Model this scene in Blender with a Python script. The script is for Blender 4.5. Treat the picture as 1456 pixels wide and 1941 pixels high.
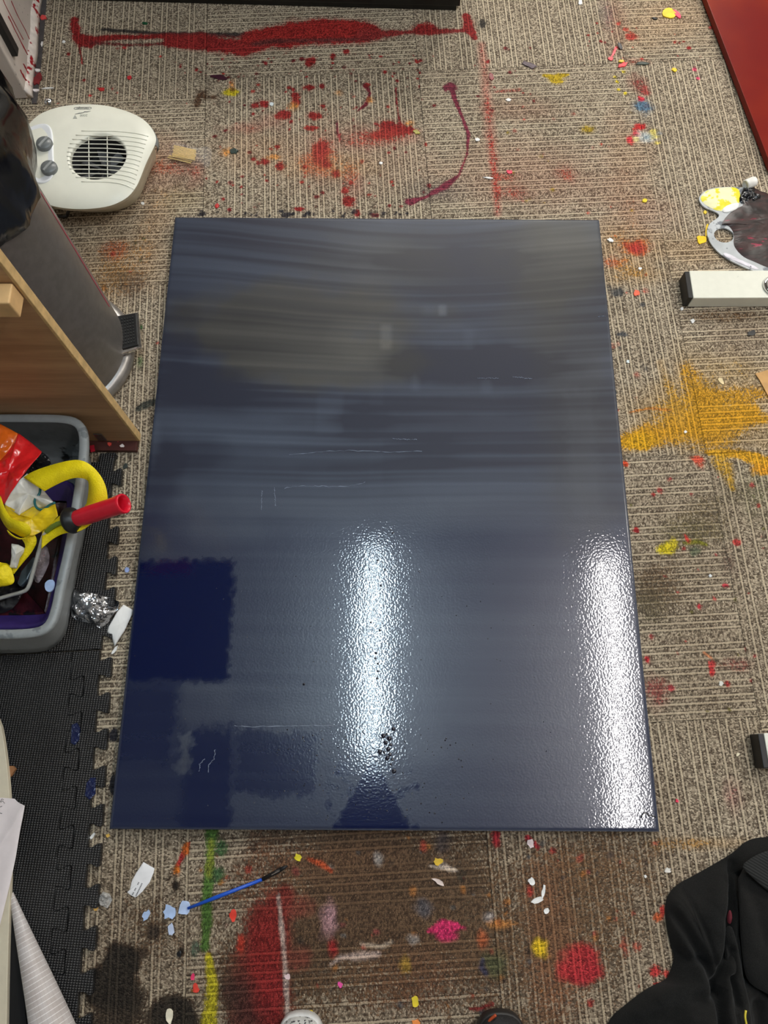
import bpy, bmesh, math, random
import numpy as np
from mathutils import Vector, Matrix, Euler

random.seed(7); rng = np.random.default_rng(11)
for o in list(bpy.data.objects): bpy.data.objects.remove(o)
scene = bpy.context.scene
COL = scene.collection

# ------------------------------------------------------------------ camera
CAM_LOC = (-0.0065245, -0.4833054, 1.3681084)
CAM_ROT = (0.3083745, -0.0036183, 0.0048529)
FPX, IW, IH = 1420.0, 1456, 1941
cd = bpy.data.cameras.new('camera'); cam = bpy.data.objects.new('camera', cd); COL.objects.link(cam)
cam.location = CAM_LOC; cam.rotation_euler = CAM_ROT
cd.sensor_fit = 'VERTICAL'; cd.sensor_height = 24.0; cd.lens = FPX / IH * 24.0
cd.clip_start = 0.02; cd.clip_end = 50
scene.camera = cam

# ------------------------------------------------------------------ light and exposure
wd = bpy.data.worlds.new('world'); scene.world = wd; wd.use_nodes = True
wd.node_tree.nodes['Background'].inputs[0].default_value = (0.5, 0.55, 0.6, 1)
wd.node_tree.nodes['Background'].inputs[1].default_value = 0.05
scene.view_settings.view_transform = 'Standard'
scene.view_settings.look = 'None'
scene.view_settings.gamma = 1.0
scene.view_settings.use_curve_mapping = False
scene.view_settings.exposure = 0.0
# ceiling luminaires: x, y0, y1, width, colour, strength
CEIL = 2.62
LAMPS = [
    (-0.05, -0.50, 0.56, 0.085, (0.72, 0.89, 1.0), 54.0, 'cool white batten light over the middle of the canvas'),
    (1.20, -1.00, 0.52, 0.10, (1.0, 0.96, 0.95), 48.0, 'neutral white batten light over the right canvas edge'),
    (-0.05, 3.1, 4.5, 0.30, (1.0, 0.96, 0.89), 48.0, 'warm white batten light at the far end of the room'),
    (1.22, 3.1, 4.5, 0.30, (1.0, 0.96, 0.89), 56.0, 'warm white batten light far beyond the red panel'),
    (2.55, 0.6, 2.0, 0.30, (1.0, 0.95, 0.86), 34.0, 'warm white batten light beside the right wall'),
]

# ------------------------------------------------------------------ helpers
_R = np.array(Euler(CAM_ROT, 'XYZ').to_matrix())
_C = np.array(CAM_LOC)
def P(x, y, z=0.0):
    """point of the real place at height z seen at photo pixel (x, y)"""
    d = _R @ np.array([(x - IW / 2) / FPX, -(y - IH / 2) / FPX, -1.0])
    t = (z - _C[2]) / d[2]
    return _C + t * d
def PL(pts, z=0.0): return [P(p[0], p[1], p[2] if len(p) > 2 else z) for p in pts]
def mpp(x, y, z=0.0): return float(np.linalg.norm(P(x + 1, y, z) - P(x, y, z)))
def lin(c):
    return tuple(((v / 255) / 12.92 if v / 255 <= 0.04045 else ((v / 255 + 0.055) / 1.055) ** 2.4) for v in c)

ORG = {}
def tag(o, label=None, cat=None, group=None, kind=None):
    if label: o['label'] = label
    if cat: o['category'] = cat
    if group: o['group'] = group
    if kind: o['kind'] = kind
    return o
def thing(name, loc, label, cat, group=None):
    o = bpy.data.objects.new(name, None); COL.objects.link(o); o.location = loc
    o.empty_display_size = 0.05
    ORG[o] = np.array(loc, float)
    return tag(o, label, cat, group)
def mk(name, V, F, mat, parent=None, smooth=False, label=None, cat=None, group=None, kind=None, bevel=0, subsurf=0, solid=0):
    V = np.array(V, float)
    me = bpy.data.meshes.new(name)
    if parent is None:
        org = np.array([(V[:, 0].min() + V[:, 0].max()) / 2, (V[:, 1].min() + V[:, 1].max()) / 2, V[:, 2].min()])
    else: org = ORG[parent]
    me.from_pydata([tuple(v) for v in (V - org)], [], [tuple(int(i) for i in f) for f in F])
    me.validate()
    bm = bmesh.new(); bm.from_mesh(me); bmesh.ops.recalc_face_normals(bm, faces=bm.faces); bm.to_mesh(me); bm.free()
    if smooth:
        for p in me.polygons: p.use_smooth = True
    o = bpy.data.objects.new(name, me); COL.objects.link(o)
    if mat: me.materials.append(mat)
    if parent is None: o.location = org
    else: o.parent = parent
    ORG[o] = org
    if solid:
        m = o.modifiers.new('solid', 'SOLIDIFY'); m.thickness = solid; m.offset = -1
    if bevel:
        m = o.modifiers.new('bevel', 'BEVEL'); m.width = bevel; m.segments = 2; m.limit_method = 'ANGLE'
    if subsurf:
        m = o.modifiers.new('sub', 'SUBSURF'); m.levels = subsurf; m.render_levels = subsurf
    return tag(o, label, cat, group, kind)

def g_box(c, s, rz=0.0):
    c = np.array(c, float); h = np.array(s, float) / 2
    V = []
    for z in (-1, 1):
        for x, y in ((-1, -1), (1, -1), (1, 1), (-1, 1)):
            p = np.array([x * h[0], y * h[1], z * h[2]])
            V.append((c[0] + p[0] * math.cos(rz) - p[1] * math.sin(rz), c[1] + p[0] * math.sin(rz) + p[1] * math.cos(rz), c[2] + p[2]))
    F = [(0, 3, 2, 1), (4, 5, 6, 7), (0, 1, 5, 4), (1, 2, 6, 5), (2, 3, 7, 6), (3, 0, 4, 7)]
    return V, F
def g_prism(pts, z0, z1):
    """pts: list of xy (or xyz, z used as the top)"""
    n = len(pts)
    V = [(p[0], p[1], z0) for p in pts] + [(p[0], p[1], z1) for p in pts]
    F = [tuple(range(n))[::-1], tuple(range(n, 2 * n))] + [(i, (i + 1) % n, n + (i + 1) % n, n + i) for i in range(n)]
    return V, F
def g_tube(pts, r, n=10, cap=True):
    pts = [np.array(p, float) for p in pts]; V = []; F = []
    rs = r if hasattr(r, '__len__') else [r] * len(pts)
    prev = None
    for i, p in enumerate(pts):
        t = pts[min(i + 1, len(pts) - 1)] - pts[max(i - 1, 0)]; t /= np.linalg.norm(t) + 1e-12
        a = np.array([0, 0, 1.0]) if prev is None else prev
        if prev is None and abs(t[2]) > 0.9: a = np.array([1.0, 0, 0])
        u = a - t * np.dot(a, t); u /= np.linalg.norm(u) + 1e-12; v = np.cross(t, u); prev = u
        for k in range(n):
            w = 2 * math.pi * k / n
            V.append(p + rs[i] * (math.cos(w) * u + math.sin(w) * v))
    for i in range(len(pts) - 1):
        for k in range(n):
            F.append((i * n + k, i * n + (k + 1) % n, (i + 1) * n + (k + 1) % n, (i + 1) * n + k))
    if cap:
        F.append(tuple(range(n))[::-1]); F.append(tuple((len(pts) - 1) * n + k for k in range(n)))
    return V, F
def g_lathe(prof, c, n=48, closed=False):
    V = []; F = []
    for r, z in prof:
        for k in range(n):
            w = 2 * math.pi * k / n
            V.append((c[0] + r * math.cos(w), c[1] + r * math.sin(w), c[2] + z))
    for i in range(len(prof) - 1):
        for k in range(n):
            F.append((i * n + k, i * n + (k + 1) % n, (i + 1) * n + (k + 1) % n, (i + 1) * n + k))
    return V, F
def g_join(*gs):
    V = []; F = []
    for v, f in gs:
        b = len(V); V += [tuple(x) for x in v]; F += [tuple(i + b for i in q) for q in f]
    return V, F
def resample(pts, n, closed=True):
    pts = [np.array(p, float) for p in pts]
    if closed: pts = pts + [pts[0]]
    d = [0]
    for a, b in zip(pts[:-1], pts[1:]): d.append(d[-1] + np.linalg.norm(b - a))
    A = np.array(pts); t = np.linspace(0, d[-1], n + (1 if closed else 0))
    out = np.stack([np.interp(t, d, A[:, k]) for k in range(A.shape[1])], 1)
    return out[:-1] if closed else out
def smooth_loop(pts, n=64, it=2, closed=True):
    p = [np.array(q, float) for q in pts]
    for _ in range(it):
        q = []
        m = len(p)
        if not closed: q.append(p[0])
        for i in range(m if closed else m - 1):
            a, b = p[i], p[(i + 1) % m]
            q += [a * 0.75 + b * 0.25, a * 0.25 + b * 0.75]
        if not closed: q.append(p[-1])
        p = q
    return resample(p, n, closed)
def inpoly(x, y, poly):
    r = False; n = len(poly); j = n - 1
    for i in range(n):
        if (poly[i][1] > y) != (poly[j][1] > y) and x < (poly[j][0] - poly[i][0]) * (y - poly[i][1]) / (poly[j][1] - poly[i][1]) + poly[i][0]: r = not r
        j = i
    return r
_ng = rng.random((64, 64))
def vnoise(x, y, s=1.0, seed=0):
    x = np.asarray(x, float) / s + seed * 7.13; y = np.asarray(y, float) / s + seed * 3.71
    xi = np.floor(x).astype(int); yi = np.floor(y).astype(int); fx = x - xi; fy = y - yi
    fx = fx * fx * (3 - 2 * fx); fy = fy * fy * (3 - 2 * fy)
    g = lambda a, b: _ng[a % 64, b % 64]
    return (g(xi, yi) * (1 - fx) + g(xi + 1, yi) * fx) * (1 - fy) + (g(xi, yi + 1) * (1 - fx) + g(xi + 1, yi + 1) * fx) * fy
def fbm(x, y, s=1.0, seed=0, o=3):
    r = 0; a = 0.5
    for k in range(o): r = r + a * (vnoise(x, y, s / 2 ** k, seed + k) - 0.5); a *= 0.55
    return r

# ------------------------------------------------------------------ node helpers
class NT:
    def __init__(s, name):
        s.m = bpy.data.materials.new(name); s.m.use_nodes = True
        s.t = s.m.node_tree; s.t.nodes.clear()
        s.out = s.t.nodes.new('ShaderNodeOutputMaterial')
    def n(s, typ, ins=None, out=0, **kw):
        nd = s.t.nodes.new('ShaderNode' + typ)
        for k, v in kw.items(): setattr(nd, k, v)
        for k, v in (ins or {}).items():
            if hasattr(v, 'is_output'): s.t.links.new(v, nd.inputs[k])
            else:
                if isinstance(v, tuple) and len(v) == 3 and nd.inputs[k].type == 'RGBA': v = v + (1,)
                nd.inputs[k].default_value = v
        return nd.outputs[out]
    def math(s, op, a, b=0.0, c=0.0, clamp=False):
        return s.n('Math', {0: a, 1: b, 2: c}, operation=op, use_clamp=clamp)
    def mix(s, f, a, b, mode='MIX'):
        nd = s.t.nodes.new('ShaderNodeMix'); nd.data_type = 'RGBA'; nd.blend_type = mode
        for k, v in ((0, f), (6, a), (7, b)):
            if hasattr(v, 'is_output'): s.t.links.new(v, nd.inputs[k])
            else: nd.inputs[k].default_value = (v + (1,)) if isinstance(v, tuple) and len(v) == 3 else v
        return nd.outputs[2]
    def ramp(s, f, lo, hi, a=0.0, b=1.0):
        return s.n('MapRange', {0: f, 1: lo, 2: hi, 3: a, 4: b}, interpolation_type='SMOOTHSTEP')
    def bsdf(s, **kw):
        b = s.n('BsdfPrincipled', {k.replace('_', ' '): v for k, v in kw.items()})
        s.t.links.new(b, s.out.inputs[0]); return b
    def bump(s, h, strength=0.5, dist=0.001):
        return s.n('Bump', {'Strength': strength, 'Distance': dist, 'Height': h})
    def obj(s): return s.n('TexCoord', out=3)

MATS = {}
def M(name, rgb, rough=0.5, metal=0.0, var=0.12, scale=60.0, bump=0.0, bscale=300.0, spec=0.5, coat=0.0, trans=0.0, alpha=1.0, spots=None, emit=None, aniso=None):
    if name in MATS: return MATS[name]
    t = NT(name); co = t.obj(); c = lin(rgb)
    nz = t.n('TexNoise', {'Vector': co, 'Scale': scale, 'Detail': 4.0})
    f = t.ramp(nz, 0.3, 0.7)
    col = t.mix(f, tuple(v * (1 - var) for v in c), tuple(min(1, v * (1 + var)) for v in c))
    if spots:
        srgb, amt, ssc = spots
        sp = t.n('TexNoise', {'Vector': co, 'Scale': ssc, 'Detail': 3.0, 'Roughness': 0.6})
        col = t.mix(t.ramp(sp, 1 - amt - 0.03, 1 - amt + 0.03), col, lin(srgb))
    kw = dict(Base_Color=col, Roughness=rough, Metallic=metal)
    kw['Specular IOR Level'] = spec
    if coat: kw['Coat Weight'] = coat; kw['Coat Roughness'] = 0.08
    if trans: kw['Transmission Weight'] = trans
    if alpha < 1: kw['Alpha'] = alpha
    if aniso: kw['Anisotropic'] = aniso
    if bump:
        bn = t.n('TexNoise', {'Vector': co, 'Scale': bscale, 'Detail': 3.0})
        kw['Normal'] = t.bump(bn, bump, 0.002)
    if emit:
        kw['Emission Color'] = emit[0] + (1,); kw['Emission Strength'] = emit[1]
    t.bsdf(**kw); MATS[name] = t.m
    return t.m

# ------------------------------------------------------------------ room shell
m_wall = M('wall_paint', (176, 174, 170), 0.8)
m_ceil = M('ceiling_paint', (128, 128, 128), 0.85)
X0, X1, Y0, Y1 = -2.2, 3.3, -2.3, 5.2
def wallbox(name, a, b):
    c = [(a[i] + b[i]) / 2 for i in range(3)]; s = [abs(b[i] - a[i]) for i in range(3)]
    mk(name, *g_box(c, s), m_wall, kind='structure')
wallbox('wall_left', (X0 - .1, Y0, -.02), (X0, Y1, CEIL))
wallbox('wall_right', (X1, Y0, -.02), (X1 + .1, Y1, CEIL))
wallbox('wall_back', (X0 - .1, Y1, -.02), (X1 + .1, Y1 + .1, CEIL))
wallbox('wall_front', (X0 - .1, Y0 - .1, -.02), (X1 + .1, Y0, CEIL))
mk('ceiling', *g_box(((X0 + X1) / 2, (Y0 + Y1) / 2, CEIL + .05), (X1 - X0 + .2, Y1 - Y0 + .2, .1)), m_ceil, kind='structure')
m_lampbody = M('lamp_body', (235, 235, 235), 0.4)
for i, (x, y0, y1, w, c, s, lab) in enumerate(LAMPS):
    r = thing('batten_light', (x, (y0 + y1) / 2, CEIL - .05), lab, 'ceiling light', 'ceiling battens')
    mk('housing', *g_box((x, (y0 + y1) / 2, CEIL - .02), (w * .8, y1 - y0 + .06, .036)), m_lampbody, r, bevel=.004)
    em = M('diffuser_%d' % i, (240, 240, 240), 0.5, emit=(c, s))
    V, F = [], []
    n = 8
    for k in range(n + 1):
        a = math.pi * k / n
        V += [(x - w / 2 * math.cos(a), y0, CEIL - .038 - .03 * math.sin(a)), (x - w / 2 * math.cos(a), y1, CEIL - .038 - .03 * math.sin(a))]
    F = [(2 * k, 2 * k + 2, 2 * k + 3, 2 * k + 1) for k in range(n)] + [tuple(range(0, 2 * n + 2, 2)), tuple(range(1, 2 * n + 2, 2))]
    mk('diffuser', V, F, em, r)

# ------------------------------------------------------------------ carpet: stain map in tile space
TA = 0.0593; TO = np.array([0.073, 1.046]); TS = 0.5; NC = 160
_ca, _sa = math.cos(TA), math.sin(TA)
def to_st(p): d = np.array(p[:2]) - TO; return np.array([d[0] * _ca + d[1] * _sa, -d[0] * _sa + d[1] * _ca])
S0, T0 = -1.10, -2.20; CELL = TS / NC
NS, NTT = int(2.2 / CELL), int(2.9 / CELL)
RGB = np.zeros((NTT, NS, 3)); ALP = np.zeros((NTT, NS))
gs = S0 + np.arange(NS) * CELL; gt = T0 + np.arange(NTT) * CELL
def _over(sl, cov, col):
    cov = np.clip(cov, 0, 1)
    a0 = ALP[sl]; an = cov + a0 * (1 - cov)
    c = np.array(lin(col))
    k = np.where(an > 1e-5, cov / np.maximum(an, 1e-5), 0)[..., None]
    RGB[sl] = RGB[sl] * (1 - k) + c * k; ALP[sl] = an
def _win(s0, s1, t0, t1):
    a, b = max(0, int((s0 - S0) / CELL)), min(NS, int((s1 - S0) / CELL) + 2)
    c, d = max(0, int((t0 - T0) / CELL)), min(NTT, int((t1 - T0) / CELL) + 2)
    return (slice(c, d), slice(a, b)), (np.meshgrid(gs[a:b], gt[c:d]) if b > a and d > c else None)
_sd = [0]
def blob(x, y, rx, ry, col, a=0.9, rot=0.0, soft=0.42, rough=0.85):
    _sd[0] += 1
    k = mpp(x, y); c = to_st(P(x, y)); rx *= k; ry *= k * 1.08; r = max(rx, ry) * (1.5 + soft + rough * .7) + .004
    sl, g = _win(c[0] - r, c[0] + r, c[1] - r, c[1] + r)
    if g is None: return
    u, v = g[0] - c[0], g[1] - c[1]; th = -math.radians(rot) + TA
    uu = u * math.cos(th) - v * math.sin(th); vv = u * math.sin(th) + v * math.cos(th)
    d = np.sqrt((uu / rx) ** 2 + (vv / ry) ** 2)
    d = d + rough * 1.3 * fbm(u, v, max(rx, ry) * 0.8, _sd[0]) + rough * .5 * fbm(u, v, .012, _sd[0] + 3)
    _over(sl, a * np.clip((1 + soft - d) / (2 * soft), 0, 1), col)
def stroke(pts, w, col, a=0.9, soft=0.5, rough=0.8):
    _sd[0] += 1
    W = w if hasattr(w, '__len__') else [w] * len(pts)
    Q = [(to_st(P(*p)), ww * mpp(*p) / 2) for p, ww in zip(pts, W)]
    rm = max(q[1] for q in Q) * 2 + .01
    s_ = [q[0][0] for q in Q]; t_ = [q[0][1] for q in Q]
    sl, g = _win(min(s_) - rm, max(s_) + rm, min(t_) - rm, max(t_) + rm)
    if g is None: return
    best = np.full(g[0].shape, 9.0)
    for (p0, r0), (p1, r1) in zip(Q[:-1], Q[1:]):
        e = p1 - p0; L = e @ e + 1e-12
        h = np.clip(((g[0] - p0[0]) * e[0] + (g[1] - p0[1]) * e[1]) / L, 0, 1)
        d = np.hypot(g[0] - p0[0] - h * e[0], g[1] - p0[1] - h * e[1]) / (r0 + (r1 - r0) * h)
        best = np.minimum(best, d)
    best = best + rough * 1.2 * fbm(g[0], g[1], max(.006, rm * .5), _sd[0]) + rough * .6 * fbm(g[0], g[1], .009, _sd[0] + 5)
    _over(sl, a * np.clip((1 + soft - best) / (2 * soft), 0, 1), col)
def spatter(x0, y0, x1, y1, n, r0, r1, cols, a=0.85):
    for _ in range(n):
        r = 1.2 * (r0 + (r1 - r0) * random.random() ** 2.2)
        blob(random.uniform(x0, x1), random.uniform(y0, y1), r, r * random.uniform(.6, 1.2), random.choice(cols), min(1, a * random.uniform(.8, 1.2)), random.uniform(0, 90), .35, .4)

RED = (146, 24, 32); DRED = (112, 24, 34); PINK = (225, 70, 85); MAG = (128, 40, 72); YEL = (215, 190, 25); MUS = (205, 155, 18); NAVY = (32, 36, 52); BLK = (34, 30, 28)
# broad soft discolouration, plus the cast shade painted under the white bar
for b in [(640, 300, 150, 75, (180, 120, 98), .30), (480, 290, 70, 40, (198, 150, 110), .28), (620, 318, 70, 22, (212, 170, 110), .30), (1000, 340, 130, 60, (170, 92, 66), .36),
          (985, 212, 75, 30, (140, 78, 56), .42), (300, 330, 60, 60, (165, 95, 70), .35), (240, 500, 70, 60, (185, 135, 75), .35), (290, 430, 25, 60, (180, 135, 85), .32), (1190, 310, 45, 80, (175, 120, 80), .34), (1200, 400, 60, 50, (175, 100, 75), .3),
          (1240, 40, 90, 50, (200, 150, 90), .30), (1160, 40, 22, 60, (165, 80, 70), .35), (1145, 20, 12, 35, (120, 120, 130), .4), (1180, 460, 45, 45, (195, 140, 60), .42), (1200, 520, 60, 24, (190, 145, 65), .55),
          (1380, 700, 90, 40, (170, 140, 70), .42), (1400, 640, 70, 40, (110, 85, 62), .4), (1380, 600, 90, 12, (110, 85, 60), .5), (1330, 470, 90, 30, (185, 140, 70), .34), (1440, 930, 50, 50, (95, 110, 72), .4), (1350, 980, 40, 40, (110, 115, 85), .25),
          (1240, 1110, 40, 40, (88, 70, 58), .45), (1230, 1150, 45, 35, (82, 92, 75), .35), (1300, 1010, 50, 22, (98, 112, 70), .35), (1380, 1070, 14, 25, (95, 70, 85), .35), (1240, 1310, 24, 24, (165, 62, 80), .55),
          (1395, 1260, 30, 10, (160, 70, 85), .4), (720, 1680, 130, 80, (85, 70, 58), .55), (760, 1660, 45, 60, (56, 48, 42), .55), (600, 1640, 120, 45, (110, 78, 60), .5), (570, 1790, 55, 50, (50, 42, 38), .6), (660, 1730, 60, 60, (75, 60, 55), .45), (860, 1700, 70, 60, (72, 66, 58), .5),
          (800, 1850, 110, 50, (135, 80, 60), .36), (480, 1660, 60, 50, (130, 85, 65), .35), (470, 1880, 60, 60, (48, 34, 32), .6), (900, 1810, 50, 40, (88, 80, 66), .4), (1050, 1840, 45, 80, (185, 110, 78), .36), (1040, 1690, 40, 60, (170, 105, 80), .28),
          (1320, 1602, 75, 10, (200, 160, 95), .5), (1100, 1650, 80, 30, (150, 110, 75), .25), (220, 530, 40, 25, (66, 62, 58), .4), (250, 545, 22, 30, (80, 80, 88), .35), (830, 362, 60, 22, (92, 86, 92), .5), (1000, 1940, 120, 30, (90, 75, 62), .35),
          (280, 1740, 60, 40, (90, 80, 70), .3), (1160, 560, 60, 40, (120, 115, 105), .25), (880, 1600, 60, 26, (70, 62, 52), .5), (520, 1588, 250, 14, (62, 58, 54), .5), (640, 1800, 420, 190, (98, 76, 58), .66), (1150, 1750, 200, 200, (110, 88, 68), .52), (1320, 1150, 150, 250, (110, 96, 78), .46), (1350, 800, 120, 60, (185, 150, 70), .4), (200, 480, 80, 120, (150, 120, 80), .3), (300, 300, 40, 40, (175, 110, 80), .3), (340, 380, 40, 25, (150, 130, 70), .35)]:
    blob(b[0], b[1], b[2], b[3], b[4], min(.75, b[5] * 1.1), 0, .6, .9)
# the long red brush mark at the top
stroke([(195, 57), (300, 64), (400, 66), (520, 66)], [9, 9, 12, 10], (48, 46, 50), .85)
stroke([(141, 38), (143, 60), (150, 80), (170, 86)], [14, 20, 20, 18], RED, 1)
stroke([(160, 74), (230, 72), (300, 70), (380, 72)], [20, 14, 13, 24], RED, .95)
stroke([(170, 82), (240, 86), (320, 84)], [10, 9, 8], DRED, .75, .5, .8)
stroke([(320, 80), (390, 82), (450, 90), (520, 74), (600, 64), (690, 62)], [26, 40, 46, 44, 62, 50], RED, 1, .4, .6)
stroke([(470, 70), (560, 60), (640, 52), (700, 58)], [26, 50, 44, 26], (160, 26, 30), 1)
stroke([(480, 84), (520, 78), (600, 76), (700, 74)], [10, 12, 8, 8], (70, 40, 44), .7, .5)
stroke([(690, 66), (760, 62), (830, 60), (880, 58)], [34, 14, 14, 8], (140, 34, 40), .85, .5, .8)
blob(805, 54, 22, 12, RED, .9); stroke([(884, 32), (888, 52), (900, 72)], [16, 24, 12], RED, 1)
blob(915, 45, 8, 12, (50, 48, 50), .8); stroke([(150, 88), (153, 105), (156, 122)], [4, 4, 5], RED, .95)
blob(463, 94, 14, 12, RED, 1); blob(586, 117, 9, 11, RED, 1); blob(654, 98, 7, 6, RED, .9); blob(628, 108, 5, 9, RED, .9)
stroke([(912, 85), (920, 150), (930, 250), (938, 330), (944, 405)], [14, 18, 20, 14, 12], (188, 52, 52), .52, .7, .8)
stroke([(855, 163), (862, 190), (878, 228), (888, 255), (886, 290), (870, 332), (845, 352), (805, 374), (774, 383)], [10, 9, 6, 8, 3.5, 4, 14, 6, 15], MAG, 1, .25, .35)
blob(856, 166, 13, 9, MAG, 1); blob(776, 382, 11, 7, MAG, 1); blob(843, 170, 3, 8, MAG, .9, 20)
stroke([(690, 163), (699, 178), (692, 200), (676, 212)], [10, 6, 8, 3], (130, 30, 58), .95)
stroke([(748, 168), (750, 200), (757, 245), (764, 262)], [4, 3, 4, 3], (135, 30, 45), .95)
stroke([(636, 230), (638, 255), (643, 268)], [3, 5, 3], (120, 40, 70), .9)
for b in [(738, 243, 26, 15), (768, 250, 24, 8), (500, 199, 14, 9), (484, 202, 7, 6), (536, 220, 15, 10), (560, 182, 10, 8), (562, 196, 8, 10), (584, 168, 10, 7), (593, 222, 12, 10), (590, 245, 11, 6), (606, 290, 13, 22), (616, 312, 9, 8), (504, 308, 8, 6),
          (532, 316, 8, 8), (634, 330, 7, 8), (660, 382, 13, 11), (652, 362, 7, 7), (674, 404, 7, 7), (708, 408, 7, 5), (566, 396, 14, 5), (548, 168, 5, 4), (610, 203, 6, 5), (725, 256, 20, 9), (694, 163, 6, 5), (452, 146, 3, 3)]:
    blob(*b, random.choice([RED, (150, 26, 32), (158, 40, 40)]), .92)
for b in [(605, 300, 26, 36, .5), (680, 265, 45, 22, .45), (510, 232, 35, 18, .4), (460, 245, 30, 10, .4), (665, 345, 18, 30, .4), (740, 262, 40, 14, .5), (340, 320, 40, 12, .3), (215, 475, 24, 16, .36), (370, 330, 14, 30, .35), (975, 365, 28, 14, .45), (960, 335, 20, 8, .4), (1070, 330, 18, 16, .4)]:
    blob(b[0], b[1], b[2], b[3], (178, 62, 56), b[4], 0, .6, .9)
for b in [(555, 205, 11, 8), (440, 165, 6, 14), (640, 178, 8, 6), (700, 192, 8, 6), (520, 300, 12, 6), (775, 235, 8, 6), (430, 290, 12, 8)]: blob(*b, (222, 160, 88), .7, 0, .5, .7)
for b in [(384, 178, 10, 12), (372, 190, 7, 20), (402, 186, 14, 5)]: blob(*b, (84, 58, 40), .75, 0, .4)
spatter(330, 100, 800, 150, 60, 1.4, 4.5, [RED, DRED])
spatter(390, 95, 820, 400, 150, 1.4, 4.6, [RED, DRED, (170, 50, 45), (140, 30, 40)])
spatter(820, 80, 1010, 220, 22, 1.5, 5, [RED, DRED]); spatter(1090, 40, 1350, 125, 34, 1.2, 4.5, [(165, 40, 40), RED, (190, 70, 70)])
spatter(100, 90, 370, 200, 16, 1.2, 4.5, [RED, (205, 50, 55)]); spatter(370, 400, 770, 411, 60, 2, 5, [NAVY, (50, 48, 58)], .7)
spatter(130, 400, 330, 800, 26, 1.5, 5, [(180, 60, 58), (160, 110, 60), (70, 90, 70)], .7); spatter(960, 200, 1240, 410, 26, 1.5, 6, [(178, 60, 56), (190, 70, 60), (165, 150, 50)], .6)
spatter(1150, 430, 1250, 800, 20, 2, 6, [(178, 70, 62), (80, 84, 90), (190, 80, 70)], .6); spatter(1190, 900, 1450, 1350, 34, 1.5, 5, [(175, 45, 55), (190, 70, 80), (110, 110, 60)], .75)
spatter(330, 1590, 1180, 1941, 90, 1.5, 6, [(165, 60, 55), (60, 52, 48), (180, 120, 60), (90, 100, 110), (150, 60, 70)], .6)
spatter(1040, 1600, 1260, 1941, 26, 2, 7, [(180, 55, 60), (190, 90, 80), (70, 66, 70)], .6)
blob(439, 176, 15, 8, (205, 195, 30), .95); blob(440, 172, 7, 3, (120, 60, 30), .8)
stroke([(1030, 145), (1052, 148), (1075, 143)], [8, 16, 6], (190, 168, 22), .92); blob(1052, 154, 14, 8, (190, 168, 22), .95); blob(1112, 247, 13, 10, (165, 145, 35), .8)
stroke([(940, 176), (985, 172)], [7, 9], (160, 60, 55), .6)
# upper right drops
blob(1217, 205, 20, 15, (84, 122, 158), .85, 0, .4); blob(1212, 230, 24, 16, (140, 140, 140), .4, 0, .6); blob(1216, 189, 6, 5, (215, 40, 70), 1); blob(1208, 160, 18, 20, (150, 58, 58), .62, 0, .5); blob(1222, 176, 10, 12, (165, 60, 62), .6, 0, .5)
blob(1212, 243, 14, 7, (205, 35, 45), 1, 20); blob(1193, 268, 7, 9, (225, 60, 80), 1); blob(1204, 256, 8, 6, (215, 60, 90), 1); blob(1224, 262, 19, 13, (215, 220, 222), 1); blob(1240, 256, 10, 10, (232, 225, 130), 1); blob(1225, 262, 11, 8, (150, 180, 205), .9); blob(1203, 266, 6, 6, (235, 230, 170), 1); blob(1250, 255, 6, 6, (150, 155, 165), .9); blob(1246, 273, 6, 4, (232, 220, 120), .9)
blob(1197, 68, 12, 9, (188, 62, 60), .85); blob(1186, 56, 6, 4, (190, 66, 60), .8); blob(1205, 118, 24, 8, (180, 80, 66), .55, 0, .6)
for p in [(1164, 148), (1168, 157), (1171, 172), (1183, 179), (1180, 138)]: blob(p[0], p[1], 3.5, 3.5, (220, 205, 45), .9)
blob(1318, 133, 4, 6, (232, 80, 130), 1); blob(1324, 150, 4, 4, (232, 80, 130), 1)
blob(1200, 472, 12, 10, (196, 45, 48), .9); blob(1200, 468, 24, 16, (186, 62, 56), .55, 0, .5); blob(1212, 478, 12, 12, (190, 60, 60), .6); blob(1160, 500, 18, 12, (190, 80, 60), .5, 0, .5)
blob(1168, 556, 12, 10, (78, 84, 92), .8, 0, .5); blob(1176, 636, 10, 7, (74, 80, 90), .85)
# mustard spill on the right
blob(1385, 770, 95, 70, (200, 158, 40), .40, 0, .7, 1.1); blob(1300, 790, 70, 50, (200, 155, 35), .36, 0, .6, .9)
stroke([(1180, 838), (1230, 826), (1290, 812), (1350, 800), (1420, 782)], [36, 44, 40, 50, 40], MUS, .80, .6, .9)
blob(1212, 838, 34, 16, (218, 172, 12), .95, 6); stroke([(1190, 782), (1230, 774), (1270, 778)], [4, 4, 4], (205, 130, 60), .7)
stroke([(1300, 700), (1322, 760), (1345, 820)], [34, 50, 60], MUS, .5, .7, .9); stroke([(1330, 752), (1400, 750), (1456, 745)], [24, 40, 30], MUS, .55, .7, .9); stroke([(1340, 790), (1400, 796), (1456, 792)], [26, 22, 18], MUS, .6, .7, .9)
stroke([(1340, 858), (1400, 862), (1456, 878)], [10, 22, 26], (216, 166, 18), .85, .4); blob(1446, 892, 18, 12, (220, 160, 25), .9); stroke([(1365, 870), (1378, 900), (1390, 930)], [30, 26, 10], (205, 165, 40), .6, .6, .8); stroke([(1250, 690), (1290, 800)], [16, 20], (195, 155, 60), .42, .6, .8)
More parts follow.
